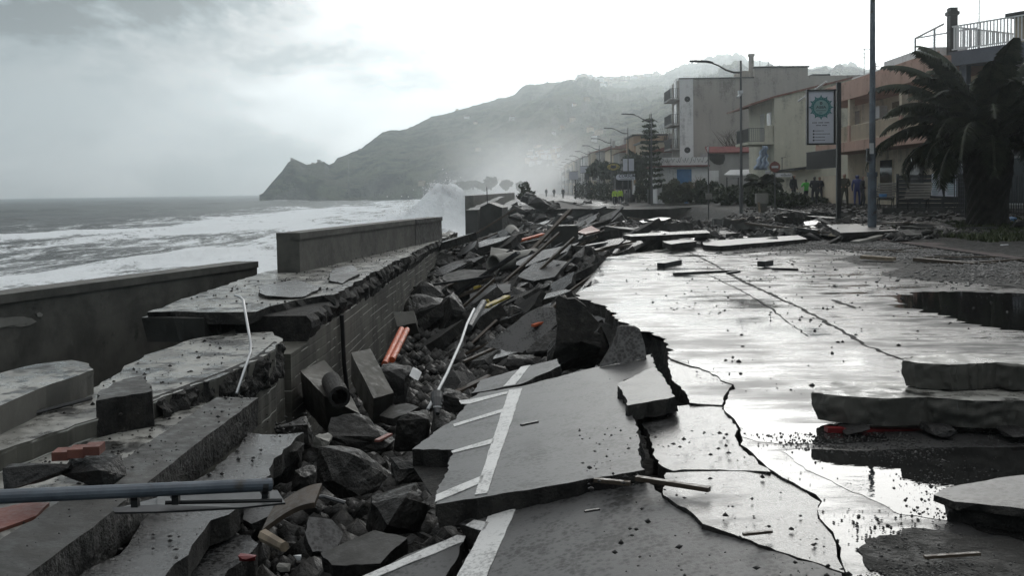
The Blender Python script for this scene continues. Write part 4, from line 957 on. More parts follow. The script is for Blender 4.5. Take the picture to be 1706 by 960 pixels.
P = [pp(x, y, plB3) for x, y in [(1575, 826), (1600, 815), (1700, 800), (1850, 795), (1850, 856), (1706, 842), (1630, 836), (1592, 832)]]
rough_block('rubble_chunk', [p-Vector((0, 0, .04)) for p in P], .10, 'added dark block for the shade under the thin grey plate by the puddle', 'rubble', [M['edge'], M['edge']], 9, .01)  # added block, darkens the gap where only shade lies under the plate
for x, y in ((1600, 850), (1700, 866)): rk(x, y, .04, 60, 30, .14, ('left' if x == 1600 else 'right') + ' dark lump under the thin grey plate by the puddle', 370+x, 'rubble', name='rubble_chunk', cat='rubble')
# sticks and crumbs
for i, (a, b, z, w, mt_, lab) in enumerate((((825, 830), (910, 838), -.16, .022, 'wood', 'long flat stick on the foreground asphalt under the tilted sheet'), ((868, 709), (896, 703), -.03, .02, 'black', 'short black stick on the tilted sheet'), ((1238, 891), (1286, 886), .02, .018, 'wood', 'brown stick on the pale damp plate'), ((1540, 929), (1632, 923), .03, .018, 'wood', 'tan stick in the gravel at the lower right'), ((1060, 797), (1182, 816), .02, .035, 'wood', 'thick dark branch end sticking out from under the tilted sheet'),
        ((1122, 456), (1228, 451), .02, .05, 'black', 'long thin stick across the far part of the bright road'), ((1212, 455), (1232, 452), .02, .05, 'black', 'tiny stick by the end of the long thin stick'), ((974, 853), (999, 849), -.09, .014, 'black', 'small twig on the dark foreground asphalt'), ((1101, 443), (1130, 437), .04, .16, 'black', 'black piece of kerb on the bright road'), ((1287, 448), (1330, 449), .02, .06, 'black', 'black slat on the bright road right of the long stick'), ((1268, 440), (1282, 438), .08, .16, 'black', 'small upright black clod on the bright road'), ((990, 800), (1050, 806), -.02, .03, 'wood', 'half hidden stick in the gap below the tilted sheet'))):
    A, B_ = pz(*a, z), pz(*b, z); mb = MB(); d = B_-A; q = d.to_track_quat('X', 'Z').to_matrix().to_4x4(); mb.box((A+B_)/2, (d.length, w, w*.7), mat=q); tag(mb.out('stick', M[mt_]), lab, 'stick')
def gravel(name, pts, smin, smax, mats, seed):
    r_ = np.random.RandomState(seed); n = len(pts); s = smin + (smax-smin)*r_.rand(n)**3
    base = np.array([(1, 0, 0), (0, 1, 0), (-1, 0, 0), (0, -1, 0), (0, 0, .7), (0, 0, -.5)], float)
    fc = np.array([(0, 1, 4), (1, 2, 4), (2, 3, 4), (3, 0, 4), (1, 0, 5), (2, 1, 5), (3, 2, 5), (0, 3, 5)])
    a = r_.rand(n)*6.28; jit = 1 + (r_.rand(n, 6, 3)-.5)*.7
    v = base[None]*jit*s[:, None, None]; ca, sa = np.cos(a)[:, None], np.sin(a)[:, None]
    v = np.stack([v[..., 0]*ca-v[..., 1]*sa, v[..., 0]*sa+v[..., 1]*ca, v[..., 2]], -1) + np.asarray(pts)[:, None, :]
    f = (fc[None]+np.arange(n)[:, None, None]*6).reshape(-1, 3)
    return stuff(np_mesh(name, v, f, mats, recenter=False))
rs = np.random.RandomState(4)
def region(n, x0, x1, y0, y1, dens=None, z=.004):
    X = x0+(x1-x0)*rs.rand(n); Y = y0+(y1-y0)*rs.rand(n)
    if dens is not None: k = rs.rand(n) < dens(X, Y); X, Y = X[k], Y[k]
    return np.stack([X, Y, np.full_like(X, z)], -1)
g1 = region(60000, 4.5, 10.2, 14.5, 30, lambda X, Y: sstep(X+.9*fbm(X, Y, .5, 3, 80)*3, 6.5+0*X, 9.0)*sstep(Y, 15, 19)*.6 + .16*sstep(Y, 23, 29)+.006)
gravel('gravel', g1, .010, .055, mottled('grey_gravel', (.03, .03, .03), (.16, .155, .15), 1.5, (.35, .7), 0, obj=False), 1)
def inroad(p): return p[p[:, 0] > np.interp(p[:, 1], EDGE_Y, EDGE_X)+.4]
g2 = inroad(region(16000, 0.5, 9, 7.6, 28, lambda X, Y: .10+.5*sstep(fbm(X, Y, .6, 4, 81), .1, .5)))
gravel('road_crumbs', g2, .002, .026, M['rubble'], 2)
g3 = np.concatenate([region(30000, .9, 4.2, 3.3, 6.4, lambda X, Y: (.9*sstep(fbm(X, Y, .9, 4, 83), .0, .35)*sstep(X-.55*(Y-4)*0, 1.1, 1.7) + .02)*1.0), region(24000, 1.2, 3.2, 3.2, 4.35, lambda X, Y: sstep(X+.5*fbm(X, Y, 2, 3, 84), 1.25, 1.6)*(1-sstep(Y+.25*fbm(X, Y, 2.5, 3, 85), 3.9, 4.15)))])
gravel('wet_gravel', g3, .002, .011, mottled('wet_black_gravel', (.010, .010, .010), (.07, .068, .064), 40, (.3, .7), 0), 3)
g4 = region(500, .3, 1.3, 3.9, 6.6, lambda X, Y: .25+.7*(fbm(X, Y, 2, 3, 86) > .15), .0)
gravel('asphalt_crumbs', g4, .004, .020, M['rubble'], 4)
g5 = region(15000, -2.9, 2.2, 4.5, 26, lambda X, Y: X < np.interp(Y, EDGE_Y, EDGE_X)); g5[:, 2] = ground_z(g5[:, 0], g5[:, 1])+.02
gravel('trench_gravel', g5, .01, .09, M['rubble'], 5)
g6 = np.concatenate([region(11000, -2.8, 2.4, 4.5, 30, lambda X, Y: X < np.interp(Y, EDGE_Y, EDGE_X)), region(12000, -2.8, 12.5, 27, 62)]); g6 = g6[(g6[:, 0] > -.6) | (g6[:, 1] < 38)]; g6[:, 2] = ground_z(g6[:, 0], g6[:, 1])+.05
gravel('rubble_grit', g6, .03, .24, M['stone'], 6)
g8 = region(2600, -4.1, -1.95, 3, 9, lambda X, Y: .3+.6*(fbm(X, Y, 1.2, 3, 87) > .1)); g8[:, 2] = np.where(g8[:, 0] < -2.78, -.355, np.where(g8[:, 0] < -2.42, -.195, -.415))
gravel('pavement_crumbs', g8, .003, .022, M['rubble'], 8)
g9 = np.concatenate([region(900, -5, -3.05, 13.4, 33, z=.055), region(160, -4.2, -3.2, 8, 12.2, z=-.195)]); gravel('slab_crumbs', g9, .003, .03, M['edge'], 9)
g7 = region(2500, 10, 19, 27, 62); g7[:, 2] = ground_z(g7[:, 0], g7[:, 1])+.02
gravel('pavement_grit', g7, .03, .2, M['stone'], 7)
# cracks filled with silt in the road surface
def crack(pxs, w, seed, label=None):
    r_ = random.Random(seed); C_ = [pz(x, y, 0) for x, y in pxs]; L = []
    for a, b in zip(C_, C_[1:]):
        n_ = max(2, int((b-a).length/.12))
        for k in range(n_): L.append(a.lerp(b, k/n_)+Vector((r_.uniform(-.02, .02), r_.uniform(-.02, .02), 0)))
    L.append(C_[-1]); mb = MB(); rows = []
    for i, c in enumerate(L):
        d = (L[min(i+1, len(L)-1)]-L[max(0, i-1)]).normalized(); s = Vector((-d.y, d.x, 0))*w*r_.uniform(.25, 1.0)*math.sin(math.pi*(i+.5)/len(L))**.3
        rows.append([mb.b.verts.new(c+s+Vector((0, 0, .004))), mb.b.verts.new(c-s+Vector((0, 0, .004)))])
    for a, b in zip(rows, rows[1:]): mb.face([a[0], a[1], b[1], b[0]])
    structure(mb.out('road_crack', M['edge'], recenter=False))
crack([(1138, 415), (1188, 440), (1240, 470), (1330, 512), (1400, 550), (1440, 575), (1505, 600)], .05, 1)
crack([(1180, 458), (1245, 490), (1285, 515), (1325, 545), (1345, 560)], .022, 2)
crack([(1388, 500), (1400, 505), (1425, 514)], .06, 3)
crack([(1240, 425), (1290, 432), (1400, 430)], .03, 5)
# ---------------------------------------------------------------- vegetation helpers
def leaf_mat(name, c1, c2):
    mt, t, b = newmat(name); g = t.node('ShaderNodeNewGeometry').outputs['Position']; n = t.noise(g, 2.2, 4, .6); n2 = t.noise(g, 30, 2, .5)
    t.put(b.inputs['Base Color'], t.mix(t.ramp(t.math('ADD', t.math('MULTIPLY', n, .6), t.math('MULTIPLY', n2, .4)), .38, .62), c1, c2)); b.inputs['Roughness'].default_value = .5
    b.inputs['Specular IOR Level'].default_value = .35; return mt
M['leaf'] = leaf_mat('dark_leaves', (.012, .020, .010), (.05, .065, .032))
M['leaf2'] = leaf_mat('olive_leaves', (.03, .036, .018), (.085, .09, .05))
M['palm'] = leaf_mat('palm_leaflets', (.014, .020, .012), (.060, .070, .042))
M['bark'] = mottled('palm_bark', (.012, .011, .009), (.04, .036, .03), 5, (.7, .9), .8, 12, .04)
def leaves(name, ells, n, size, mat, parent=None, label=None, cat=None, seed=1, group=None, shell=.55):
    """crown of many leaf faces spread through several lobes"""
    r_ = np.random.RandomState(seed); vol = np.array([e[3]*e[4]*e[5] for e in ells]); vol = vol/vol.sum(); V = []
    for e, w in zip(ells, vol):
        k = max(8, int(n*w)); d = r_.randn(k, 3); d /= np.linalg.norm(d, axis=1)[:, None]
        rad = (shell + (1-shell)*r_.rand(k))*(1+.25*np.sin(d[:, 0]*5+e[0])*np.cos(d[:, 2]*6+e[1]))
        c = np.array(e[:3]) + d*rad[:, None]*np.array(e[3:6])
        a = r_.randn(k, 3); a /= np.linalg.norm(a, axis=1)[:, None]; b = np.cross(a, r_.randn(k, 3)); b /= np.linalg.norm(b, axis=1)[:, None]
        s = size*(.5+r_.rand(k))[:, None]
        V.append(np.stack([c-a*s, c-b*s*.45, c+a*s, c+b*s*.45], 1))
    V = np.concatenate(V).reshape(-1, 3); F = np.arange(len(V)).reshape(-1, 4)
    o = np_mesh(name, V, F, mat, parent)
    if label: tag(o, label, cat, group)
    return o
# ---------------------------------------------------------------- street lamps
def build_lamp(kind_mat):
    t = empty('street_lamp', (0, 0, 0), 'x', 'street lamp')
    mb = MB(); mb.tube([(0, 0, 1.5), (0, 0, 4), (0, 0, 8.15)], [.075, .065, .05], 12); mb.out('pole', kind_mat, t, smooth=False)
    mb = MB(); mb.tube([(0, 0, -.2), (0, 0, 1.5)], .105, 12); mb.tube([(0, 0, 1.46), (0, 0, 1.56)], .13, 12); mb.out('base_sleeve', kind_mat, t)
    mb = MB(); mb.tube([(.04, 0, 7.55), (-.35, 0, 7.55), (-.75, 0, 7.68), (-1.15, 0, 7.92), (-1.5, 0, 8.06)], [.055, .055, .05, .04, .035], 8); mb.out('arm', M['dark'], t)
    mb = MB(); mb.prism([Vector(p) for p in ((-1.42, -.07, 8.1), (-1.42, .07, 8.1), (-1.75, .14, 8.17), (-2.35, .15, 8.2), (-2.62, .08, 8.2), (-2.62, -.08, 8.2), (-2.35, -.15, 8.2), (-1.75, -.14, 8.17))], (0, 0, -.09)); mb.out('lamp_head', M['dark'], t)
    return t
lampA = build_lamp(M['lampgrey'])
LY = [(51.5, 'street lamp in front of the big grey apartment block, holding a white camera box'), (88.5, 'street lamp beside the tiered dark conifer'), (109, 'street lamp rising behind the white digger and blank billboard'), (131, 'street lamp behind the yellow oval sign')]
for i, (Y, lab) in enumerate(LY):
    t = lampA if i == 0 else dup(lampA, (0, 0, 0)); t['label'] = lab; t['group'] = 'street lamps along the sea road'; t.location = (11.0, Y, -.1 if Y < 60 else 0)
for Y in (152, 175, 198, 221, 245, 270, 296, 323): dup(lampA, (11.0, Y, 0), label='hazy street lamp in the far row beyond the yellow oval sign', group='street lamps along the sea road')
mb = MB(); mb.box((10.93, 51.3, 6.42), (.22, .3, .16)); mb.tube([(10.95, 51.3, 6.34), (10.75, 51.1, 6.15)], .07, 8); tag(mb.out('camera_box', M['white']), 'white surveillance camera box fixed high on the street lamp', 'camera')
t = empty('street_lamp', (11.0, 32, 0), 'thick blue grey lamp post in the foreground right, its top out of the picture', 'street lamp', 'street lamps along the sea road')
mb = MB(); mb.tube([(11, 32, -.2), (11, 32, 1.9)], .135, 14); mb.tube([(11, 32, 1.86), (11, 32, 2.0)], .165, 14); mb.out('base_sleeve', M['bluegrey'], t)
mb = MB(); mb.tube([(11, 32, 1.95), (11, 32, 8.4)], [.10, .075], 14); mb.out('pole', M['bluegrey'], t)
mb = MB(); mb.box((10.94, 31.88, 2.75), (.13, .03, .34), R(12)); mb.out('sticker', M['white'], t)
mb = MB(); mb.box((10.85, 31.95, 2.55), (.10, .12, .42)); mb.out('junction_box', M['dark'], t)
mb = MB(); mb.tube([(11, 32, 8.1), (10.2, 32, 8.2), (9.6, 32, 8.5)], .045, 8); mb.out('arm', M['dark'], t)
# ---------------------------------------------------------------- text
def text(body, loc, size, mat, parent, rz=0.0, name='lettering', align='CENTER', bold=0.0, shear=0.0, sx=1.0):
    c = bpy.data.curves.new('t', 'FONT'); c.body = body; c.size = size; c.align_x = align; c.align_y = 'CENTER'; c.extrude = .004; c.offset = bold; c.shear = shear
    o = bpy.data.objects.new('t', c); COL.objects.link(o); bpy.context.view_layer.update()
    me = bpy.data.meshes.new_from_object(o.evaluated_get(bpy.context.evaluated_depsgraph_get())); bpy.data.objects.remove(o)
    me.transform(Matrix.Translation(loc) @ Matrix.Rotation(rz, 4, 'Z') @ Matrix.Rotation(R(90), 4, 'X') @ Matrix.Diagonal((sx, 1, 1, 1)))
    return add_mesh(name, me, mat, parent)
M['ink'] = plain('dark_ink', (.03, .032, .04), .6); M['panel'] = plain('sign_panel_white', (.62, .63, .70), .45, var=.05); M['teal'] = plain('teal_print', (.03, .17, .18), .55); M['teal2'] = plain('pale_teal_print', (.22, .36, .36), .55)
# ---------------------------------------------------------------- clinic style sign on black post
Ys = 37.0
t = empty('advertising_sign', pY(1397, 375, Ys), 'white advertising panel with teal star emblem mounted on a square black post', 'sign')
ct, cb = pY(1396.5, 137, Ys), pY(1397.5, 378, Ys); mb = MB(); mb.box(((ct.x+cb.x)/2, Ys, (ct.z+cb.z)/2), (.15, .15, ct.z-cb.z)); mb.out('post', M['black'], t)
a, b = pY(1346.5, 239, Ys), pY(1388.5, 151, Ys); w, h = b.x-a.x, b.z-a.z; cx, cz = (a.x+b.x)/2, (a.z+b.z)/2
mb = MB(); mb.box((cx, Ys+.02, cz), (w, .10, h)); mb.out('panel', M['panel'], t)
mb = MB()
for (x, z, sx, sz) in ((cx, a.z-.025, w+.14, .06), (cx, b.z+.025, w+.14, .06), (a.x-.035, cz, .06, h-.01), (b.x+.035, cz, .06, h-.01)): mb.box((x, Ys+.01, z), (sx, .16, sz))
for z in (a.z-.02, b.z+.03): mb.box(((b.x+ct.x)/2, Ys+.03, z), (abs(ct.x-b.x), .05, .045))
mb.out('frame', M['black'], t)
ex, ez = cx, b.z-.60; f = Ys-.034; Rr = .44
mb = MB(); n = 12
for k in range(n):
    a0 = 2*math.pi*k/n+math.pi/2; P = [Vector((ex+r*math.cos(q), f, ez+r*math.sin(q))) for r, q in ((Rr*.72, a0-.2), (Rr*1.06, a0), (Rr*.72, a0+.2))]; mb.prism(P, (0, -.006, 0))
mb.ring((ex, f-.008, ez), Rr*.62, Rr*.84, .006, 36); mb.out('star_emblem', M['teal'], t)
mb = MB(); mb.ring((ex, f-.004, ez), 0.002, Rr*.62, .004, 30)
for k in range(24):
    q = 2*math.pi*k/24; mb.ring((ex+Rr*.77*math.cos(q), f-.012, ez+Rr*.77*math.sin(q)), .012, .026, .003, 8)
mb.out('emblem_centre', M['teal2'], t)
text('ABIA', (ex, f-.008, ez-.0), .15, M['ink'], t, sx=1.15); mb = MB(); mb.ring((ex, f-.007, ez+.15), .02, .05, .004, 14)
for (zz, ww) in ((-.12, .36), (-.20, .14)):
    for k in range(int(ww/.04)): mb.box((ex-ww/2+.04*k+.015, f-.006, ez+zz), (.024, .004, .028))
mb.out('small_print', M['ink'], t)
mb = MB()
for (zz, ww, s) in ((a.z+.76, .74, .034), (a.z+.66, .46, .034)):
    for k in range(int(ww/.045)):
        if (k*7) % 5: mb.box((cx-ww/2+.045*k+.02, f, zz), (.03, .004, s))
for i in range(4):
    zz = a.z+.46-.115*i; mb.ring((cx-.27, f, zz), .004, .034, .004, 12)
    for k in range((7, 12, 8, 8)[i]): mb.box((cx-.19+.045*k, f, zz), (.03, .004, .026))
mb.out('contact_lines', M['ink'], t)
# ---------------------------------------------------------------- buildings
def wm(name, c, c3=None):
    mt, t, b = newmat(name); g = t.node('ShaderNodeNewGeometry').outputs['Position']
    n = t.noise(g, .45, 6, .65); st = t.noise(t.stretch(g, (1, 1, .12)), 1.6, 6, .65); f = t.noise(g, 5, 5, .65)
    k = t.math('ADD', t.math('ADD', t.math('MULTIPLY', n, .4), t.math('MULTIPLY', st, .4)), t.math('MULTIPLY', f, .2))
    cc = t.mix(t.ramp(k, .36, .50), c3 or tuple(x*.5 for x in c), c); cc = t.mix(t.ramp(k, .5, .66), cc, tuple(min(.8, x*1.15) for x in c))
    t.put(b.inputs['Base Color'], cc); b.inputs['Roughness'].default_value = .85; b.inputs['Specular IOR Level'].default_value = .2
    t.put(b.inputs['Normal'], t.bump(f, .15, .02)); return mt
M['w_grey'] = wm('unrendered_grey_wall', (0.39, 0.36, 0.33), (0.20, 0.19, 0.17)); M['w_white'] = wm('off_white_wall', (0.75, 0.75, 0.75)); M['w_beige'] = wm('beige_plaster', (0.56, 0.54, 0.45)); M['w_pink'] = wm('salmon_plaster', (0.44, 0.29, 0.235)); M['w_cream'] = wm('cream_plaster', (0.59, 0.51, 0.40))
M['w_tan'] = wm('tan_plaster', (0.46, 0.39, 0.29)); M['w_dim'] = wm('dim_grey_plaster', (0.34, 0.33, 0.32)); M['w_orange'] = wm('ochre_plaster', (0.36, 0.24, 0.15)); M['terracotta'] = mottled('terracotta_tiles', (.13, .055, .04), (.22, .095, .065), 3, (.6, .85), .6, 12, .03, obj=False)
M['redroof'] = mottled('dull_red_roof', (.13, .035, .035), (.19, .06, .055), 2, (.6, .8), .3, 12, .02, obj=False); M['slateblue'] = plain('blue_grey_band', (.12, .125, .15), .6); M['shutter'] = plain('brown_shutter', (.13, .085, .05), .6); M['blind'] = plain('pale_roller_blind', (.34, .33, .30), .6)
M['cloth'] = plain('pale_blue_cloth', (.42, .50, .62), .8)
def bld(name, label, x0, x1, y0, y1, h, mat, z0=0.0, group=None, cat='building', extra=0.0):
    t = empty(name, ((x0+x1)/2, (y0+y1)/2, z0), label, cat, group); mb = MB(); mb.box2((x0, y0, z0-1.2), (x1, y1, z0+h)); mb.out('wall', mat, t); return t
def win_x(t, X, y, z, w, h, glass='glass', frame='white'):
    """window on a face that looks to -X (the sea)"""
    mb = MB(); mb.box2((X-.05, y-w/2-.06, z-.06), (X+.02, y+w/2+.06, z+h+.06)); o = mb.out('window', M[frame], t); mb = MB(); mb.box2((X-.06, y-w/2, z), (X-.045, y+w/2, z+h)); mb.out('pane', M[glass], o); return o
def win_y(t, Yf, x, z, w, h, glass='glass', frame='white'):
    mb = MB(); mb.box2((x-w/2-.06, Yf-.05, z-.06), (x+w/2+.06, Yf+.02, z+h+.06)); o = mb.out('window', M[frame], t); mb = MB(); mb.box2((x-w/2, Yf-.06, z), (x+w/2, Yf-.045, z+h)); mb.out('pane', M[glass], o); return o
def rail_x(mb, X, y0, y1, z, h, step=.16, r=.015):
    mb.box2((X-.02, y0, z+h-.04), (X+.02, y1, z+h)); mb.box2((X-.02, y0, z+.05), (X+.02, y1, z+.08))
    for y in np.arange(y0+step/2, y1, step): mb.box2((X-r, y-r, z+.08), (X+r, y+r, z+h-.04))
def rail_y(mb, Yf, x0, x1, z, h, step=.16, r=.015):
    mb.box2((x0, Yf-.02, z+h-.04), (x1, Yf+.02, z+h)); mb.box2((x0, Yf-.02, z+.05), (x1, Yf+.02, z+.08))
    for x in np.arange(x0+step/2, x1, step): mb.box2((x-r, Yf-r, z+.08), (x+r, Yf+r, z+h-.04))
def antenna(x, y, z, h, label, group='roof aerials'):
    mb = MB(); mb.tube([(x, y, z), (x, y, z+h)], .022, 5)
    for k in range(3): mb.box((x, y, z+h*(.95-.14*k)), (.75-.18*k, .03, .03), .5*k)
    tag(mb.out('aerial', M['dark']), label, 'aerial', group)
# big grey block
Yb = 105
X0 = pY(1133, 250, Yb).x; X1 = pY(1258, 250, Yb).x; X2 = pY(1346, 250, Yb).x; X3 = pY(1440, 250, Yb).x; zA = pY(1190, 131, Yb).z; zB = pY(1300, 112, Yb).z; zC = pY(1380, 125, Yb).z
t = empty('apartment_block', ((X0+X2)/2, Yb+8, 0), 'large bare grey apartment block with white corner strip and balconies', 'building')
mb = MB(); mb.box2((X0, Yb, -.5), (X1, Yb+5.8, zA)); mb.box2((X1, Yb+.004, -.5), (X2, Yb+15, zB)); mb.box2((X2, Yb+.3, -.5), (X3, Yb+15, zC)); mb.out('wall', M['w_grey'], t)
mb = MB(); mb.box2((X0-.02, Yb-.05, -.5), (pY(1155, 200, Yb).x, Yb-.003, zA+.02)); mb.out('corner_strip', M['w_white'], t)
mb = MB(); mb.box2((X1-.1, Yb-.1, zB-.02), (X2+.15, Yb+.4, zB+.14)); mb.box2((X0-.06, Yb-.1, zA+.02), (X1-.11, Yb+.4, zA+.13)); mb.out('coping', M['conc_dark'], t)
mb = MB(); c = pY(1145, 165, Yb); mb.ring((c.x, Yb-.07, c.z), .02, .30, .03, 18); c = pY(1145, 250, Yb); mb.ring((c.x, Yb-.07, c.z), .02, .32, .03, 18); mb.out('round_vent', M['dark'], t)
for k, py in enumerate((163, 206, 247)):
    z = pY(1126, py, Yb).z; mb = MB(); mb.box2((X0-.95, Yb+.3, z-.16), (X0-.003, Yb+5.3, z)); o = mb.out('balcony', M['w_dim'], t); q = MB(); rail_x(q, X0-.9, Yb+.35, Yb+5.2, z, 1.05, .22, .03); rail_y(q, Yb+.35, X0-.9, X0-.06, z, 1.05, .2, .03); q.out('railing', M['dark'], o)
    win_x(t, X0, Yb+2.8, z+.1, 1.6, 2.1, 'glass')
mb = MB(); cx0 = pY(1256, 100, Yb).x; mb.box2((cx0-.22, Yb+1.0, zA), (cx0+.22, Yb+1.5, pY(1256, 88, Yb).z)); mb.box2((cx0-.30, Yb+.9, pY(1256, 91, Yb).z), (cx0+.30, Yb+1.6, pY(1256, 87, Yb).z)); mb.out('chimney', M['w_grey'], t)
mb = MB(); mb.box2((cx0-.9, Yb+2.0, zA), (X1-.005, Yb+6, zA+1.0)); mb.out('stair_head', M['w_grey'], t)
mb = MB(); mb.box2((pY(1358, 120, Yb).x, Yb+1, zC), (pY(1388, 120, Yb).x, Yb+4, zC+.25)); mb.out('roof_slab', M['dark'], t)
for px, h in ((1266, 1.5), (1280, 1.7), (1286, 2.2), (1299, 2.1), (1321, 1.6)): antenna(pY(px, 100, Yb+2).x, Yb+2, zB, h, 'thin aerial on the roof of the big grey apartment block')
# beige house with sea balcony
Yc = 79
X0 = pY(1290, 200, Yc).x; zE = pY(1290, 163, Yc).z; zR = pY(1420, 131, Yc).z; X1 = pY(1420, 131, Yc).x
t = empty('beige_house', (X0+4, Yc+4, .3), 'beige gable house with roof eave and sea balcony beside the advertising panel', 'building')
mb = MB(); mb.prism([Vector(p) for p in ((X0, Yc, -.5), (X1, Yc, -.5), (X1, Yc, zR), (X0, Yc, zE))], (0, 9, 0)); mb.out('wall', M['w_beige'], t)
mb = MB(); mb.prism([Vector(p) for p in ((X0-1.9, Yc-.12, zE-.55), (X0-1.9, Yc-.12, zE-.42), (X0, Yc-.12, zE+.16), (X1, Yc-.12, zR+.16), (X1, Yc-.12, zR+.01), (X0, Yc-.12, zE+.01))], (0, 9.3, 0)); mb.out('roof', M['terracotta'], t)
zb = pY(1270, 236, Yc).z; mb = MB(); mb.box2((X0-2.0, Yc+.2, zb-.2), (X0-.003, Yc+5, zb)); o = mb.out('balcony', M['w_beige'], t); q = MB(); rail_x(q, X0-1.95, Yc+.25, Yc+4.9, zb, 1.1, .2, .02); rail_y(q, Yc+.25, X0-1.95, X0-.75, zb, 1.1, .16, .02); q.out('railing', M['dark'], o)
q = MB(); q.box2((X0-.72, Yc+.2, zb), (X0-.05, Yc+.4, zb+1.3)); q.out('parapet', M['w_beige'], o)
win_x(t, X0, Yc+1.6, zb+.05, 1.2, 2.3, 'glass'); win_x(t, X0, Yc+3.9, zb+.05, 1.2, 2.3, 'blind'); win_x(t, X0, Yc+2, .6, 1.6, 2.2, 'glass')
mb = MB(); mb.prism([pY(1290, 284, Yc-.6), pY(1372, 274, Yc-.6), pY(1372, 278, Yc-.6), pY(1290, 289, Yc-.6)], (0, .55, 0)); mb.out('canopy', M['dark'], t)
mb = MB(); rows = []
for k in range(11):
    a = k/10; rows.append([mb.b.verts.new(pY(1274-2*a+6*math.sin(k*1.9)*.3 + (a*10 if False else 0) + (-12+24*j/8)*(.35+.65*a) - 4*a, 243+40*a, Yc-.4+.25*math.sin(j*2.1+k*.3))) for j in range(9)])
for a, b in zip(rows, rows[1:]):
    for j in range(8): mb.face([a[j], a[j+1], b[j+1], b[j]])
o = mb.out('hanging_cloth', M['cloth'], smooth=True); o.modifiers.new('s', 'SOLIDIFY').thickness = .02; tag(o, 'pale blue cloth hanging below the balcony of the beige house', 'cloth')
mb = MB(); mb.tube([pY(1303, 284, Yc-.5), pY(1303, 262, Yc-.5)], .03, 5); mb.tube([pY(1301, 263, Yc-.5), pY(1309, 262, Yc-.5)], .02, 5); tag(mb.out('wall_pipe', M['dark']), 'thin bent pipe on the gable wall of the beige house', 'pipe')
# low buildings
Yd = 96
A, B_ = pY(1095, 312, Yd), pY(1180, 262, Yd); zr = pY(1140, 278, Yd).z
t = bld('cottage', 'low white cottage with bright blue shutter door and graffiti parapet', A.x, B_.x, Yd, Yd+7, zr, M['w_white'])
mb = MB(); mb.box2((A.x-.2, Yd-.35, zr), (B_.x+.1, Yd+7.1, zr+.16)); mb.out('roof_edge', M['redroof'], t)
mb = MB(); mb.box2((A.x+.1, Yd-.1, zr+.162), (B_.x, Yd+.15, pY(1140, 262, Yd).z)); pr = mb.out('parapet', M['w_white'], t)
r_ = random.Random(3); mb = MB()
for k in range(13):
    x = A.x+.4+k*.34+r_.uniform(-.1, .1); z = zr+.3; mb.tube([(x, Yd-.115, z+.55*r_.random()), (x+.12, Yd-.115, z+.12), (x+.28, Yd-.115, z+.3+.4*r_.random())], .022, 4)
mb.out('graffiti', M['dark'], pr)
c = pY(1128, 300, Yd); mb = MB(); mb.box2((c.x-.02, Yd-.08, .0), (pY(1152, 300, Yd).x, Yd-.003, pY(1140, 282, Yd).z)); mb.out('blue_shutter', M['blue'], t)
Ye = 100
A, B_ = pY(1180, 300, Ye), pY(1268, 243, Ye); zr = pY(1220, 253, Ye).z
t = bld('low_house', 'low grey house with dull red roof band and a dark patch of missing plaster', A.x, B_.x, Ye, Ye+4.5, zr, M['w_dim'])
mb = MB(); mb.prism([Vector(p) for p in ((A.x-.1, Ye-.2, zr), (B_.x+.1, Ye-.2, zr), (B_.x+.1, Ye+1.2, zr+.62), (A.x-.1, Ye+1.2, zr+.62))], (0, 0, -.12)); mb.out('roof', M['redroof'], t)
P = [pY(x, y, Ye-.01) for x, y in ((1181, 256), (1207, 257), (1208, 264), (1205, 273), (1198, 275), (1190, 273), (1182, 266))]; mb = MB(); mb.prism(P, (0, .008, 0)); mb.out('plaster_patch', M['conc_dark'], t)
mb = MB(); mb.box2((pY(1182, 290, Ye-.5).x, Ye-.6, 0), (pY(1197, 290, Ye-.5).x, Ye-.2, pY(1190, 284, Ye-.5).z)); mb.out('white_door', M['w_white'], t)
t = empty('awning', pY(1232, 310, 88), 'white slatted awning over the terrace beside the low grey house', 'awning')
mb = MB(); mb.prism([pY(1216, 283, 90), pY(1247, 282, 90), pY(1260, 292, 86), pY(1206, 291, 86)], (0, 0, -.06)); mb.out('roof_cloth', M['white'], t)
for px in (1211, 1230, 1255): mb = MB(); c = pY(px, 295, 86.5); mb.tube([(c.x, c.y, 0), (c.x, c.y, c.z)], .05, 6); mb.out('post', M['dark'], t)
mb = MB(); mb.tube([pY(1212, 300, 86.4), pY(1232, 294, 86.4)], .05, 5); mb.out('brace', M['white'], t)
for i, px in enumerate((1218, 1231, 1246)):
    c = pY(px, 300, 87); mb = MB(); mb.box((c.x, c.y, .45), (.5, .5, .06)); mb.box((c.x, c.y+.25, .95), (.5, .05, .9))
    for sx in (-.2, .2):
        for sy in (-.2, .2): mb.box((c.x+sx, c.y+sy, .22), (.05, .05, .44))
    tag(mb.out('garden_chair', M['white']), ('left', 'middle', 'right')[i] + ' white garden chair under the slatted awning', 'chair', 'garden chairs under the awning')
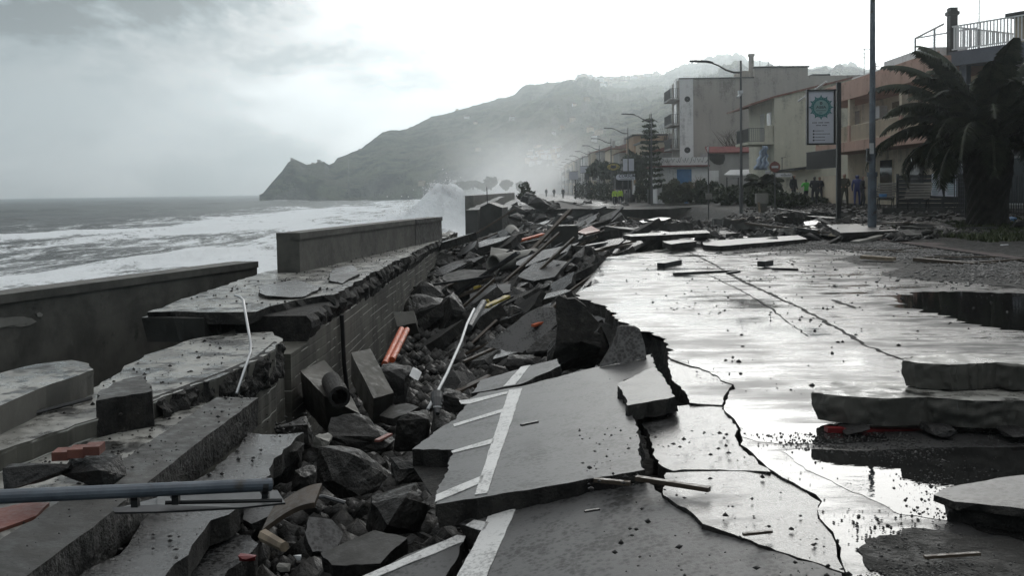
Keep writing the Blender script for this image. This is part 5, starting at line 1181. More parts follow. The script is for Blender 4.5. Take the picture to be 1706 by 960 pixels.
# far row of houses along the sea road
r_ = random.Random(21)
row = [(14.0, 114, 9, 5.6, 'w_dim', 'gable', 'dim grey house with sloping roof left of the big grey block'), (15.0, 128, 11, 7.4, 'w_tan', 'flat', 'tan house behind the conifer in the far row'), (15.2, 142, 12, 9.0, 'w_orange', 'flat', 'ochre house above the blank billboard in the far row'), (14.6, 158, 12, 7.2, 'w_dim', 'gable', 'grey house with railing roof in the far row'), (14.6, 174, 14, 8.4, 'w_cream', 'gable', 'cream gabled house behind the yellow oval sign'), (14.2, 192, 14, 8.6, 'w_dim', 'flat', 'grey house with flat roof behind the two white billboards'), (13.8, 210, 16, 9.2, 'w_tan', 'gable', 'tan gabled house beyond the two white billboards'), (13.4, 232, 18, 9.0, 'w_white', 'flat', 'pale house fading in the mist of the far row'), (13.2, 256, 22, 9.2, 'w_dim', 'gable', 'grey gabled house fading in the mist of the far row'), (13.0, 284, 26, 9.4, 'w_cream', 'flat', 'cream block deep in the mist of the far row'), (13.0, 318, 32, 9.6, 'w_tan', 'gable', 'tan block second to last in the misty far row'), (12.8, 360, 40, 9.0, 'w_white', 'gable', 'last pale building at the end of the misty far row')]
for (x, y, L, h, mt_, rf, lab) in row:
    y1 = y+L-1; t = bld('town_house', lab, x, x+9, y, y1, h, M[mt_])
    mb = MB()
    if rf == 'gable':
        mb.prism([Vector(p) for p in ((x-.4, y-.3, h+.003), (x+9.4, y-.3, h+.003), (x+4.5, y-.3, h+1.5))], (0, y1-y+.6, 0)); mb.out('roof', M['terracotta'], t)
    else:
        mb.box2((x-.3, y-.3, h+.003), (x+9.3, y1+.3, h+.22)); mb.out('roof', M['conc_dark'], t)
    for k in range(max(1, int(h/3.1))):
        n_ = max(2, int((y1-y)/3.2))
        for j in range(n_): win_x(t, x, y+(j+.5)*(y1-y)/n_, .5+3.0*k, 1.2, 1.7 if k else 2.2, r_.choice(('glass', 'glass', 'shutter', 'blind')))
        if k: mb = MB(); mb.box2((x-1.0, y+.6, 3.0*k+.15), (x-.003, y1-.6, 3.0*k+.3)); o = mb.out('balcony', M[mt_], t); q = MB(); rail_x(q, x-.95, y+.65, y1-.65, 3.0*k+.3, 1.0, .45, .03); q.out('railing', M['dark'], o)
        win_y(t, y, x+2.2, .6+3.0*k, 1.1, 1.5, 'glass'); win_y(t, y, x+5.4, .6+3.0*k, 1.1, 1.5, 'shutter')
    if r_.random() < .7: mb = MB(); mb.box2((x+2.4, y+2, h), (x+2.9, y+2.6, h+2.2)); mb.out('chimney', M['w_dim'], t)
# salmon house with long balcony
xa = 18.6; t = empty('salmon_house', (24, 54, .4), 'salmon pink two storey house with deep balcony and roof parapet', 'building')
mb = MB(); mb.box2((20.6, 46.2, -.5), (31, 64.5, 6.95)); mb.out('wall', M['w_cream'], t)
mb = MB(); mb.box2((xa, 46.0, 6.55), (31.2, 64.7, 7.45)); mb.box2((xa+.1, 46.1, 7.453), (xa+.3, 64.6, 7.65)); mb.out('roof_band', M['w_pink'], t)
mb = MB(); mb.box2((xa, 46.0, 3.55), (20.6-.003, 64.7, 4.1)); o = mb.out('balcony', M['w_pink'], t)
for y in (46.3, 50.2, 54.2, 58.2, 62.2, 64.5): q = MB(); q.box2((xa+.02, y-.18, 4.1), (xa+.26, y+.18, 5.05)); q.out('balustrade_pier', M['w_pink'], o)
q = MB()
for a_, b_ in ((46.5, 50), (50.4, 54), (54.4, 58), (58.4, 62), (62.4, 64.3)): rail_x(q, xa+.12, a_, b_, 4.08, .95, .14, .018)
q.out('railing', M['w_cream'], o)
for y in (50.2, 58.2): mb = MB(); mb.box2((xa+.05, y-.16, 4.1), (xa+.35, y+.16, 6.548)); mb.out('column', M['w_cream'], t)
for y in (49, 52.3, 56, 59.4, 62.6): win_x(t, 20.6, y, 4.2, 1.1, 2.0, 'shutter', 'w_cream')
mb = MB(); mb.box2((20.1, 57.3, 5.4), (20.55, 58.3, 6.1)); mb.out('air_conditioner', M['white'], t)
for y in (48.5, 53, 57.5): win_x(t, 20.6, y, .7, 1.9, 2.3, 'glass', 'w_cream')
mb = MB(); mb.box2((xa+.3, 61, .2), (xa+.5, 64.5, 2.2)); mb.out('garden_wall', M['w_cream'], t)
q = MB(); rail_x(q, xa-.1, 60, 66.5, 2.6, 1.2, .2, .03); q.out('iron_railing', M['black'], t)
mb = MB(); mb.box2((xa+.4, 48, 7.65), (xa+2.4, 53.5, 8.1)); mb.box2((xa+.8, 55, 7.65), (xa+3, 60, 7.95)); mb.out('roof_wall', M['w_white'], t)
mb = MB(); mb.tube([(xa+.5, 49.5, 7.6), (xa+.5, 49.5, 8.75), (xa+.5, 46.2, 8.9)], .05, 6); mb.tube([(xa+.5, 47.2, 7.6), (xa+.5, 47.2, 8.85)], .05, 6); mb.tube([(xa+.5, 49.5, 8.75), (xa+2.6, 47.5, 8.9)], .04, 6); mb.out('pipe_rail', M['steel'], t)
mb = MB(); mb.tube([(xa+.05, 62.5, 8.05), (xa-.6, 66.5, 7.2)], .06, 6); mb.out('gutter_pipe', M['white'], t)
mb = MB(); mb.box2((xa+1.4, 47.6, 7.65), (xa+1.75, 48, 9.9)); mb.box2((xa+1.33, 47.55, 9.55), (xa+1.82, 48.05, 9.72)); mb.out('chimney', M['conc_dark'], t)
antenna(xa+1.2, 59, 7.9, 1.7, 'thin aerial on the roof of the salmon house, left one'); antenna(xa+2.4, 60.5, 7.9, 1.0, 'small thin aerial on the roof of the salmon house, right one')
# corner house with roof terrace, turned towards the viewer
O = Vector((19.5, 46.0, 0)); uh = Vector((.53, -.848, 0)); vh = Vector((.848, .53, 0)); rzc = math.atan2(uh.y, uh.x)
def LB(mb, u0, u1, v0, v1, z0, z1):
    c = O + uh*(u0+u1)/2 + vh*(v0+v1)/2; mb.box((c.x, c.y, (z0+z1)/2), (abs(u1-u0), abs(v1-v0), z1-z0), rzc)
t = empty('corner_house', O+uh*4+vh*4, 'grey corner house with white roof terrace balustrade behind the big palm', 'building')
mb = MB(); LB(mb, 0.6, 10, 1.7, 10, -.5, 6.95); mb.out('wall', M['w_dim'], t)
mb = MB(); LB(mb, -.2, 10.2, -.1, 10, 6.953, 7.6); mb.out('terrace_slab', M['slateblue'], t)
q = MB(); LB(q, -.1, 10, -.02, .03, 8.72, 8.78); LB(q, -.1, 10, -.02, .03, 7.68, 7.73)
for k in np.arange(0, 10, .16): LB(q, k, k+.05, -.01, .02, 7.73, 8.72)
for k in np.arange(0.1, 5, .16): LB(q, -.1, -.07, k, k+.05, 7.73, 8.72)
LB(q, -.12, -.06, .03, 5, 8.72, 8.78); q.out('balustrade', M['w_white'], t)
mb = MB(); LB(mb, 1.0, 9, 3.0, 8, 7.6, 9.2); mb.out('roof_room', M['w_tan'], t); mb = MB(); LB(mb, .8, 9.2, 2.6, 8.2, 9.203, 9.4); mb.out('roof', M['dark'], t)
mb = MB(); LB(mb, 3.4, 4.0, 3.4, 4.0, 9.4, 10.2); mb.out('chimney', M['conc_dark'], t)
for k in (0.2, 4.6, 9): mb = MB(); LB(mb, k, k+.35, .1, .45, -.2, 6.95); mb.out('column', M['slateblue'], t)
for k, z in ((1.6, 3.9), (3.6, 3.9), (6.2, 3.9), (1.6, .6), (6.2, .6)):
    mb = MB(); LB(mb, k, k+1.3, 1.62, 1.697, z, z+2.2); o = mb.out('window', M['w_white'], t); mb = MB(); LB(mb, k+.08, k+1.22, 1.60, 1.618, z+.08, z+2.1); mb.out('pane', M['glass'], o)
mb = MB(); LB(mb, -.1, 10, .0, 1.69, 3.4, 3.65); o = mb.out('balcony', M['slateblue'], t); q = MB()
for k in np.arange(0, 10, .15): LB(q, k, k+.03, .05, .08, 3.65, 4.6)
LB(q, -.1, 10, .04, .09, 4.6, 4.65); q.out('railing', M['dark'], o)
antenna(*(O+uh*.3+vh*1.4+Vector((0, 0, 7.6))), 4.0, 'tall aerial above the white roof terrace balustrade'); antenna(*(O+uh*4.1+vh*3.2+Vector((0, 0, 9.4))), 2.2, 'aerial beside the chimney of the corner house')
# fence, notice boards, railings under the palm
t = empty('board_fence', (18.0, 42, .3), 'dark horizontal board fence behind the big palm', 'fence')
mb = MB(); fa, fb = pY(1496, 325, 43), pY(1612, 325, 40.5)
for k in range(9):
    z = .55+k*.17; d = fb-fa; q = d.copy(); q.z = 0; mb.box(((fa.x+fb.x)/2, (fa.y+fb.y)/2, z), (q.length, .04, .155), math.atan2(q.y, q.x))
mb.out('boards', M['black'], t)
for k in range(4): c = fa.lerp(fb, k/3); mb = MB(); mb.box((c.x, c.y+.06, 1.1), (.1, .08, 1.9)); mb.out('post', M['black'], t)
mb = MB(); mb.box(((fa.x+fb.x)/2, (fa.y+fb.y)/2+.3, .15), ((fb-fa).length+1, .4, .9), math.atan2((fb-fa).y, (fb-fa).x)); tag(mb.out('low_wall', M['conc_dark']), 'low dark wall under the board fence', 'wall')
for i, pxs in enumerate((((1553, 289), (1564, 289), (1571, 327), (1552, 326)), ((1575, 289), (1595, 290), (1595, 328), (1575, 327)))):
    t = tag(MB().prism([pY(x, y, 40.9-.35*i) for x, y in pxs], (0, .04, 0)).out('notice_board', M['panel']), ('left white notice board with a slanting cut side on the dark fence', 'right, squarer white notice board on the dark fence')[i], 'sign')
    mb = MB()
    for k in range(9):
        c = pY(pxs[0][0]+5+i*5, 294+k*3.6, 40.88-.35*i); mb.box((c.x, c.y-.004, c.z), (.16+.11*((k*5) % 3)/2+.12*i, .005, .028))
    mb.out('print_lines', M['teal2'], t)
for i, (px, py) in enumerate(((1676, 272), (1609, 279))):
    c = pY(px, py, 36); t = empty('garden_lamp', (c.x, c.y, .2), ('white garden lamp right of the palm trunk', 'white garden lamp left of the palm trunk')[i], 'lamp', 'garden lamps by the palm'); mb = MB(); mb.tube([(c.x, c.y, .1), (c.x, c.y, c.z-.2)], .04, 6); mb.out('post', M['black'], t); mb = MB(); mb.tube([(c.x, c.y, c.z-.2), (c.x, c.y, c.z+.12), (c.x, c.y, c.z+.2)], [.09, .16, .1], 6); mb.out('lamp_shade', M['white'], t)
t = empty('iron_fence', (19, 36, .2), 'dark iron railing fence at the right edge behind the palm', 'fence'); q = MB(); a, b = pY(1590, 330, 38.5), pY(1760, 340, 35); d = b-a
for k in range(44): c = a.lerp(b, k/43); q.box((c.x, c.y, 1.15), (.025, .025, 1.5))
q.box(((a.x+b.x)/2, (a.y+b.y)/2, 1.85), (d.length, .04, .05), math.atan2(d.y, d.x)); q.box(((a.x+b.x)/2, (a.y+b.y)/2, .5), (d.length, .04, .05), math.atan2(d.y, d.x)); q.out('bars', M['dark'], t)
mb = MB(); mb.box(((a.x+b.x)/2, (a.y+b.y)/2+.05, .1), (d.length, .25, .6), math.atan2(d.y, d.x)); mb.out('plinth', M['conc'], t)
# ---------------------------------------------------------------- big palm
pb = pY(1645, 372, 32); PB = Vector((pb.x, 32, .12))
t = empty('palm_tree', PB, 'big dark date palm with thick trunk and drooping fronds on the right', 'palm')
mb = MB(); rg = []; n = 26
for k in range(15):
    z = k/14*2.75; r = np.interp(k, [0, 1.5, 5, 9, 12, 14], [.66, .58, .56, .68, .70, .45]); rg.append([mb.b.verts.new(PB+Vector((math.cos(2*math.pi*j/n)*(r+.06*((j+k) % 2)), math.sin(2*math.pi*j/n)*(r+.06*((j+k) % 2)), z))) for j in range(n)])
for a, b in zip(rg, rg[1:]):
    for j in range(n): mb.face([a[j], a[(j+1) % n], b[(j+1) % n], b[j]])
mb.face(rg[-1]); mb.out('trunk', M['bark'], t)
def frond(base, az, el0, L, droop, seed):
    r_ = random.Random(seed); V = []; F = []; pts = []; n = 26; e = el0; p = Vector(base); d0 = Vector((math.cos(az), math.sin(az), 0)); side0 = Vector((-d0.y, d0.x, 0))
    for k in range(n+1):
        pts.append(p.copy()); p = p + (d0*math.cos(e)+Vector((0, 0, 1))*math.sin(e))*(L/n); e -= droop/n*(0.4+1.6*k/n)
    for k in range(n):
        tn = (pts[k+1]-pts[k]).normalized(); up = side0.cross(tn).normalized(); w = .028*(1-k/n*.8)
        i = len(V); V += [pts[k]-side0*w, pts[k]+side0*w, pts[k+1]+side0*w*.95, pts[k+1]-side0*w*.95]; F.append((i, i+1, i+2, i+3))
        if k < 3: continue
        for rep in range(4):
            q = pts[k].lerp(pts[k+1], rep/4)
            for s in (-1, 1):
                ll = (.58*math.sin(math.pi*min(1, (k/n)*.80+.2))**.7+.08)*r_.uniform(.8, 1.1); dr = (side0*s*.80 + tn*.55 + up*r_.uniform(.05, .4)).normalized(); tip = q + dr*ll + Vector((0, 0, -.16*ll-.25*ll*k/n)); md = q+dr*ll*.55; wv = tn*.020
                i = len(V); V += [q-wv, q+wv, md+wv*1.1, tip]; F.append((i, i+1, i+2, i+3))
    return V, F
r_ = random.Random(9); crown = PB+Vector((0, 0, 2.85)); spec = []
for k in range(58):
    az = k*2.39996+r_.uniform(-.2, .2); q = (k+.5)/58; el0 = R(87-68*q**.8); L = r_.uniform(3.3, 4.3)*(1.0 if q < .8 else .85); spec.append((az, el0, L, R(60+58*q)))
for k, (az, el0, L, dr) in enumerate(spec):
    V, F = frond(crown+Vector((math.cos(az)*.25, math.sin(az)*.25, -.35*(k/62))), az, el0, L, dr, k); np_mesh('frond', [tuple(v) for v in V], F, M['palm'], t)
def small_palm(c, h, L, label, n=16):
    t = empty('small_palm', c, label, 'palm'); mb = MB(); mb.tube([Vector(c), Vector(c)+Vector((0, 0, h))], [.22, .16], 9); mb.out('trunk', M['bark'], t)
    for k in range(n): V, F = frond(Vector(c)+Vector((0, 0, h)), k*2.4, R(75-60*(k/n)), L*random.uniform(.85, 1.1), R(80), 100+k); np_mesh('frond', [tuple(v) for v in V], F, M['palm'], t)
small_palm((pY(1273, 300, 70).x, 70, .3), 1.2, 1.7, 'small bushy palm in front of the beige house')
# ---------------------------------------------------------------- conifer, hedges, shrubs
c = Vector((pY(1083, 320, 95).x, 95, 0)); t = empty('norfolk_pine', c, 'tall tiered conifer with flat whorled branches beside a street lamp', 'tree')
mb = MB(); mb.tube([c, c+Vector((0, 0, 8.6))], [.17, .02], 7); mb.out('trunk', M['bark'], t)
r_ = np.random.RandomState(2); Vv = []
for k in range(13):
    z = 1.6+k*.53; rr = 1.25*(1-k/13)**.8+.2
    for j in range(7):
        a = j*.898+k*.5; m_ = 46; tq = r_.rand(m_)**.7; p = np.stack([np.cos(a)*tq*rr+r_.randn(m_)*.10, np.sin(a)*tq*rr+r_.randn(m_)*.10, z+.22*tq*rr*.5+r_.randn(m_)*.05], -1)+np.array(c)
        u_ = r_.randn(m_, 3)*.10; w_ = r_.randn(m_, 3)*.05; Vv.append(np.stack([p-u_, p-w_, p+u_, p+w_], 1))
Vv = np.concatenate(Vv).reshape(-1, 3); np_mesh('crown', Vv, np.arange(len(Vv)).reshape(-1, 4), M['leaf'], t)
def hedge(px0, px1, ytop, Y, dep, label, mat='leaf', seed=1, name='hedge', n=5200, size=.13):
    a, b = pY(px0, ytop, Y), pY(px1, ytop, Y); z0 = gz((a.x+b.x)/2, Y); h = a.z-z0; k = max(2, int((b.x-a.x)/max(.8, h*.8))); E = []
    rr = random.Random(seed)
    for i in range(k): E.append((a.x+(i+.5)*(b.x-a.x)/k, Y+rr.uniform(-.3, .3)*dep, z0+h*.5, (b.x-a.x)/k*.75, dep*.5, h*.55*rr.uniform(.85, 1.1)))
    return leaves(name, E, n, size, M[mat], None, label, 'hedge', seed)
hedge(1105, 1160, 303, 90, 2.4, 'olive hedge in front of the white cottage', 'leaf2', 1)
hedge(1160, 1200, 302, 84, 2.4, 'dark shrub between the cottage hedge and the slatted awning', 'leaf', 2, 'shrub')
hedge(1195, 1262, 311, 74, 2.5, 'long dark hedge below the slatted awning', 'leaf', 3)
hedge(1292, 1342, 322, 58, 1.8, 'rounded dark bush behind the no entry sign', 'leaf', 4, 'bush')
hedge(1245, 1292, 315, 66, 1.6, 'dark hedge at the foot of the small bushy palm', 'leaf', 5)
hedge(1330, 1372, 330, 63, 1.2, 'low dark planting behind the group of people', 'leaf', 6, 'shrub')
for i, (px, Y) in enumerate(((1012, 128), (990, 140), (970, 158), (1072, 108))): hedge(px-12, px+12, 303, Y, 1.6, ('dark hedge under the yellow oval sign', 'dark hedge below the small dark sign plate', 'dark hedge below the twin hazy billboards', 'dark hedge behind the raised digger arm')[i], 'leaf', 20+i, n=1500)
def bare_bush(px, y0, y1, Y, w, label, mat='palewood', n=40, seed=1):
    r_ = random.Random(seed); b = pY(px, y1, Y); top = pY(px, y0, Y).z-b.z; mb = MB()
    for k in range(n):
        p = b+Vector((r_.uniform(-.3, .3)*w, 0, 0)); q = p+Vector((r_.uniform(-.3, .3)*w, r_.uniform(-.3, .3), top*r_.uniform(.4, .7))); e = q+Vector((r_.uniform(-.3, .3)*w, r_.uniform(-.3, .3), top*r_.uniform(.2, .45))); mb.tube([p, q, e], [.03, .02, .008], 4)
    tag(mb.out('bare_bush', M[mat]), label, 'shrub')
bare_bush(1163, 294, 322, 89, 1.6, 'leafless pale bush against the white cottage', seed=2); bare_bush(1222, 216, 246, 103, 3.2, 'leafless twigs growing up the wall of the big grey block', 'wood', 26, 3); bare_bush(1110, 205, 240, 116, 1.2, 'thin bare treetop above the far grey roof', 'wood', 12, 4)
def far_tree(px, ytop, ybase, Y, wpx, label, seed):
    a = pY(px, ytop, Y); b = pY(px, ybase, Y); w = wpx*mpp(Y); t = empty('tree', b, label, 'tree', 'far coastal trees'); h = a.z-b.z
    mb = MB(); mb.tube([b, b+Vector((0, 0, h*.6))], .25, 6); mb.out('trunk', M['bark'], t)
    rr = random.Random(seed); E = [(b.x+rr.uniform(-.3, .3)*w, Y+rr.uniform(-1, 1), b.z+h*rr.uniform(.25, .68), w*rr.uniform(.28, .5), w*.35, h*rr.uniform(.22, .34)) for _ in range(5)]
    leaves('crown', E, 1400, .45, M['leaf'], t, seed=seed)
for i, (px, yt, yb, Y, w) in enumerate(((772, 303, 316, 330, 22), (788, 300, 316, 320, 20), (803, 301, 317, 310, 18), (818, 293, 317, 300, 18), (843, 298, 318, 290, 16), (865, 302, 318, 280, 12))):
    far_tree(px, yt, yb, Y, w, ('lowest far tree behind the wave spray, first of the coastal row', 'second far tree of the coastal row counted from the spray', 'third far tree of the coastal row counted from the spray', 'tallest far tree of the coastal row', 'far tree just right of the tallest coastal tree', 'last small far tree of the coastal row beside the heap')[i], i)
far_tree(1005, 262, 300, 150, 40, 'dark round tree hiding the ochre house in the far row', 31); far_tree(1062, 250, 300, 118, 34, 'dark tree between ochre house and conifer', 32)
leaves('dead_shrub', [(pY(877, 322, 100).x, 100, 1.0, .9, .7, .6), (pY(874, 312, 100).x, 100, 1.9, .6, .5, .5)], 900, .14, M['leaf'], None, 'ragged dark shrub caught on top of the far heap', 'shrub', 3)
# grass bank
r_ = np.random.RandomState(8); n = 14000; gx_ = 11.4+8*r_.rand(n); gy_ = 24.5+10*r_.rand(n); k = fbm(gx_, gy_, .5, 3, 90)+.55-(np.abs(gy_-29.5)/6)**2 > 0; gx_, gy_ = gx_[k], gy_[k]; n = len(gx_)
g0 = np.stack([gx_, gy_, ground_z(gx_, gy_)], -1); a = r_.rand(n)*6.28; h = (.05+.11*r_.rand(n))[:, None]; s = np.stack([np.cos(a), np.sin(a), 0*a], -1)*.03; tip = g0+np.concatenate([r_.randn(n, 2)*.05, h], 1)
stuff(np_mesh('grass', np.stack([g0-s, g0+s, tip], 1).reshape(-1, 3), np.arange(3*n).reshape(-1, 3), leaf_mat('wet_grass', (.022, .032, .010), (.060, .075, .028)), recenter=False))
# ---------------------------------------------------------------- signs down the street
def billboard(px0, py0, px1, py1, Y, label, base=312, mat='panel', name='billboard', frame=True, posts=1):
    a, b = pY(px0, py1, Y), pY(px1, py0, Y); t = empty(name, ((a.x+b.x)/2, Y, 0), label, 'sign'); mb = MB(); mb.box2((a.x, Y-.06, a.z), (b.x, Y+.06, b.z)); mb.out('panel', M[mat], t)
    if frame:
        mb = MB()
        for q in ((a.x-.06, b.x+.06, a.z-.07, a.z-.003), (a.x-.06, b.x+.06, b.z+.003, b.z+.07)): mb.box2((q[0], Y-.08, q[2]), (q[1], Y+.08, q[3]))
        mb.out('frame', M['dark'], t)
    for k in range(posts): x = a.x+(b.x-a.x)*(k+.5)/posts if posts > 1 else b.x-(b.x-a.x)*.28; mb = MB(); mb.box2((x-.07, Y+.07, -.1), (x+.07, Y+.2, a.z+.4)); mb.out('post', M['dark'], t)
    return t, a, b
billboard(1038, 264, 1056, 285, 112, 'blank white billboard on a post above the lettered white sign'); billboard(948, 286, 963, 299, 158, 'small white billboard in the haze, lower left of its twin'); billboard(967, 277, 981, 288, 152, 'small white billboard in the haze, upper right of its twin'); billboard(974, 290, 982, 298, 148, 'dark little sign plate below the upper hazy billboard', mat='ink')
t, a, b = billboard(1031, 290, 1058, 300, 106, 'white sign with rounded end lettered in dark capitals beside the workers', frame=False, name='lettered_sign', posts=2); text('CORSUM', ((a.x+b.x)/2, 105.93, (a.z+b.z)/2+.12), .42, M['ink'], t, bold=.012, shear=.2, sx=1.05)
mb = MB(); mb.box(((a.x+b.x)/2, 105.935, a.z+.13), (b.x-a.x-.3, .006, .06)); mb.out('underline', M['ink'], t); mb = MB(); mb.ring((a.x, 105.95, (a.z+b.z)/2), .01, (b.z-a.z)/2, .1, 16); mb.out('rounded_end', M['panel'], t)
t = empty('oval_sign', (pY(1022, 278, 122).x, 122, 0), 'oval yellow and green sign on a post in the far row', 'sign'); c = pY(1022, 278, 122)
for nm, r0, r1, mt_, dz in (('outer_oval', .45, 1.0, 'leaf', .0), ('yellow_ring', .38, .78, 'yellow', -.03), ('dark_centre', .01, .36, 'dark', -.02)):
    mb = MB(); mb.ring((0, 0, 0), r0, r1, .06, 28); me = mb.finish(); me.transform(Matrix.Translation((c.x, 122+dz, c.z)) @ Matrix.Diagonal((.98, 1, .52, 1))); add_mesh(nm, me, M[mt_], t)
mb = MB(); mb.box2((c.x-.06, 122.08, 0), (c.x+.06, 122.2, c.z)); mb.out('post', M['dark'], t)
# no entry sign with street arrow
t = empty('road_sign', (pY(1291, 345, 54).x, 54, .1), 'no entry road sign with white arrow plate on a thin pole', 'sign'); c = pY(1291, 345, 54); z1 = pY(1291, 268, 54).z
mb = MB(); mb.tube([(c.x, 54, 0), (c.x, 54, z1)], .035, 8); mb.out('pole', M['lampgrey'], t)
c2 = pY(1291, 278, 53.94); mb = MB(); mb.ring((c2.x, 53.94, c2.z), .005, .29, .02, 24); mb.out('disc', M['redtile'], t); mb = MB(); mb.box((c2.x, 53.93, c2.z), (.36, .012, .12)); mb.out('bar', M['white'], t)
a, b = pY(1292, 295, 53.9), pY(1319, 288, 53.9); mb = MB(); mb.box2((a.x, 53.89, a.z), (b.x, 53.92, b.z)); o = mb.out('arrow_plate', M['w_white'], t); text('via Saobo', ((a.x+b.x)/2+.12, 53.885, (a.z+b.z)/2), .15, M['ink'], o)
# pole with little box, cabinet, bins
c = pY(1180.5, 352, 61); t = empty('signal_pole', (c.x, 61, -.2), 'thin pole carrying a small grey box in front of the hedges', 'pole'); z1 = pY(1180, 243, 61).z; mb = MB(); mb.tube([(c.x, 61, -.6), (c.x, 61, z1)], .04, 8); mb.out('pole', M['lampgrey'], t); q = pY(1181, 327, 60.9); mb = MB(); mb.box((q.x, 60.9, q.z), (.36, .18, .36)); mb.out('box', M['conc_pale'], t); mb = MB(); mb.prism([pY(1177, 246, 60.95), pY(1181, 243, 60.95), pY(1180, 254, 60.95)], (0, .03, 0)); mb.out('flag_plate', M['white'], t)
c = pY(1269, 349, 56); t = empty('utility_cabinet', (c.x, 56, 0), 'grey utility cabinet on a concrete foot with a plank leaning on it', 'cabinet'); zt, zm = pY(1269, 322, 56).z, pY(1269, 339, 56).z; mb = MB(); mb.box2((c.x-.33, 55.8, zm), (c.x+.33, 56.2, zt)); mb.out('box', M['conc_pale'], t); mb = MB(); mb.box2((c.x-.26, 55.85, -.3), (c.x+.26, 56.15, zm-.003)); mb.out('foot', M['conc'], t)
bar((1264, 337), (1266, 354), 55.6, 55.5, .12, .04, 'palewood', 'plank_end', 'pale plank leaning on the grey utility cabinet', 'plank')
mb = MB(); mb.tube([pY(1471, 323, 43), pY(1471, 330, 43)], [.16, .16], 12); tag(mb.out('blue_bucket', M['blue']), 'blue bucket by the dark fence left of the benches', 'bucket')
rk(1683, 368, .35, 20, 14, .4, 'blue bag lying right of the palm trunk', 395, 'blue', name='plastic_bag', cat='bag', rough=.05); litter(1672, 411, .1, 14, 8, 'white', 'plastic_bottle', 'white plastic lump on the pavement at the right edge', 'litter'); litter(1678, 404, .1, 22, 4, 'white', 'plastic_scrap', 'white strip lying above the white lump on the pavement', 'litter')
# benches
def bench(px, py, Y, w, label):
    c = pY(px, py, Y); t = empty('park_bench', (c.x, Y, c.z), label, 'bench', 'benches by the fence', 0); mb = MB()
    for k in range(6): mb.box((c.x+.05*k, Y+.12+.07*k, c.z+.44+.105*k), (w, .03, .085), mat=Matrix.Rotation(R(-12), 4, 'Z') @ Matrix.Rotation(R(-30), 4, 'X'))
    mb.out('backrest', M['conc'], t); mb = MB()
    for k in range(4): mb.box((c.x-.06-.03*k, Y-.36+.13*k, c.z+.40), (w, .10, .03), R(-12))
    mb.out('seat', M['conc'], t)
    for s in (-.38, .38): mb = MB(); mb.tube([(c.x+w*s-.1, Y-.35, c.z-.05), (c.x+w*s-.08, Y-.3, c.z+.36), (c.x+w*s, Y+.1, c.z+.36), (c.x+w*s, Y+.2, c.z-.05)], .028, 6); mb.out('leg', M['black'], t)
bench(1476, 344, 43, .8, 'farther slatted bench nearer to the thick lamp post'); bench(1530, 347, 40, .95, 'nearer slatted bench below the notice boards')
# ---------------------------------------------------------------- digger and second machine
c = Vector((pY(1040, 342, 112).x, 112, 0)); t = empty('backhoe_digger', c, 'white armed digger with dark cab working on the wet far road', 'digger')
def rel(px, py, Y=112): return pY(px, py, Y)
mb = MB(); mb.box((c.x, 112.6, 1.0), (1.9, 2.6, .9)); mb.out('chassis', M['w_dim'], t)
mb = MB(); mb.box((c.x-.1, 112.6, 2.15), (1.75, 1.7, 1.4)); o = mb.out('cab', M['glass'], t)
q = MB()
for sx in (-.97, .77):
    for sy in (-.87, .87): q.box((c.x+sx, 112.6+sy, 2.15), (.11, .11, 1.5))
q.box((c.x-.1, 112.6, 2.92), (2.0, 2.0, .12)); q.out('cab_frame', M['dark'], o)
for sx in (-.95, .95):
    for yy in (111.6, 113.7):
        mb = MB(); mb.ring((c.x+sx-.18, yy, .55), .22, .58, .36, 16, 'X'); o = mb.out('wheel', M['black'], t); q = MB(); q.ring((c.x+sx-.12, yy, .55), .02, .22, .22, 12, 'X'); q.out('rim', M['w_white'], o)
mb = MB(); mb.tube([rel(1055, 324, 111), rel(1058.5, 307, 111)], [.16, .14], 6); mb.tube([rel(1058.5, 308, 111), rel(1077, 298, 111)], [.16, .12], 6); mb.out('boom', M['w_white'], t)
mb = MB(); mb.tube([rel(1077, 297, 111), rel(1080, 301, 111), rel(1077, 325, 111)], [.13, .13, .10], 6); mb.out('dipper_arm', M['w_white'], t)
mb = MB(); mb.tube([rel(1054, 322, 111), rel(1068, 323, 111), rel(1078, 333, 111)], [.12, .14, .10], 6); mb.out('stabiliser', M['w_white'], t); mb = MB(); mb.prism([rel(1074, 326, 111), rel(1080, 326, 111), rel(1082, 333, 111), rel(1076, 336, 111), rel(1073, 332, 111)], (0, .7, 0)); mb.out('bucket', M['dark'], t)
c = Vector((pY(1094, 340, 100).x, 100, 0)); t = empty('loader', c, 'dark loader cab standing behind the lamp beside the conifer', 'digger')
mb = MB(); mb.box((c.x, 100.5, 1.1), (1.5, 2.2, 1.1)); mb.out('body', M['dark'], t); mb = MB(); mb.prism([Vector((c.x+x, 99.6, z)) for x, z in ((-.75, 1.65), (.75, 1.65), (.68, 2.7), (.4, 2.95), (-.4, 2.95), (-.68, 2.7))], (0, 1.6, 0)); mb.out('cab', M['glass'], t)
mb = MB(); mb.tube([(c.x+.5, 99.3, 1.7), (c.x+.62, 99.2, 1.0), (c.x+1.0, 99.1, .15)], [.12, .14, .08], 6); mb.out('lift_arm', M['w_white'], t)
for sx in (-.7, .7): mb = MB(); mb.ring((c.x+sx-.15, 99.8, .5), .2, .5, .3, 14, 'X'); mb.out('wheel', M['black'], t)
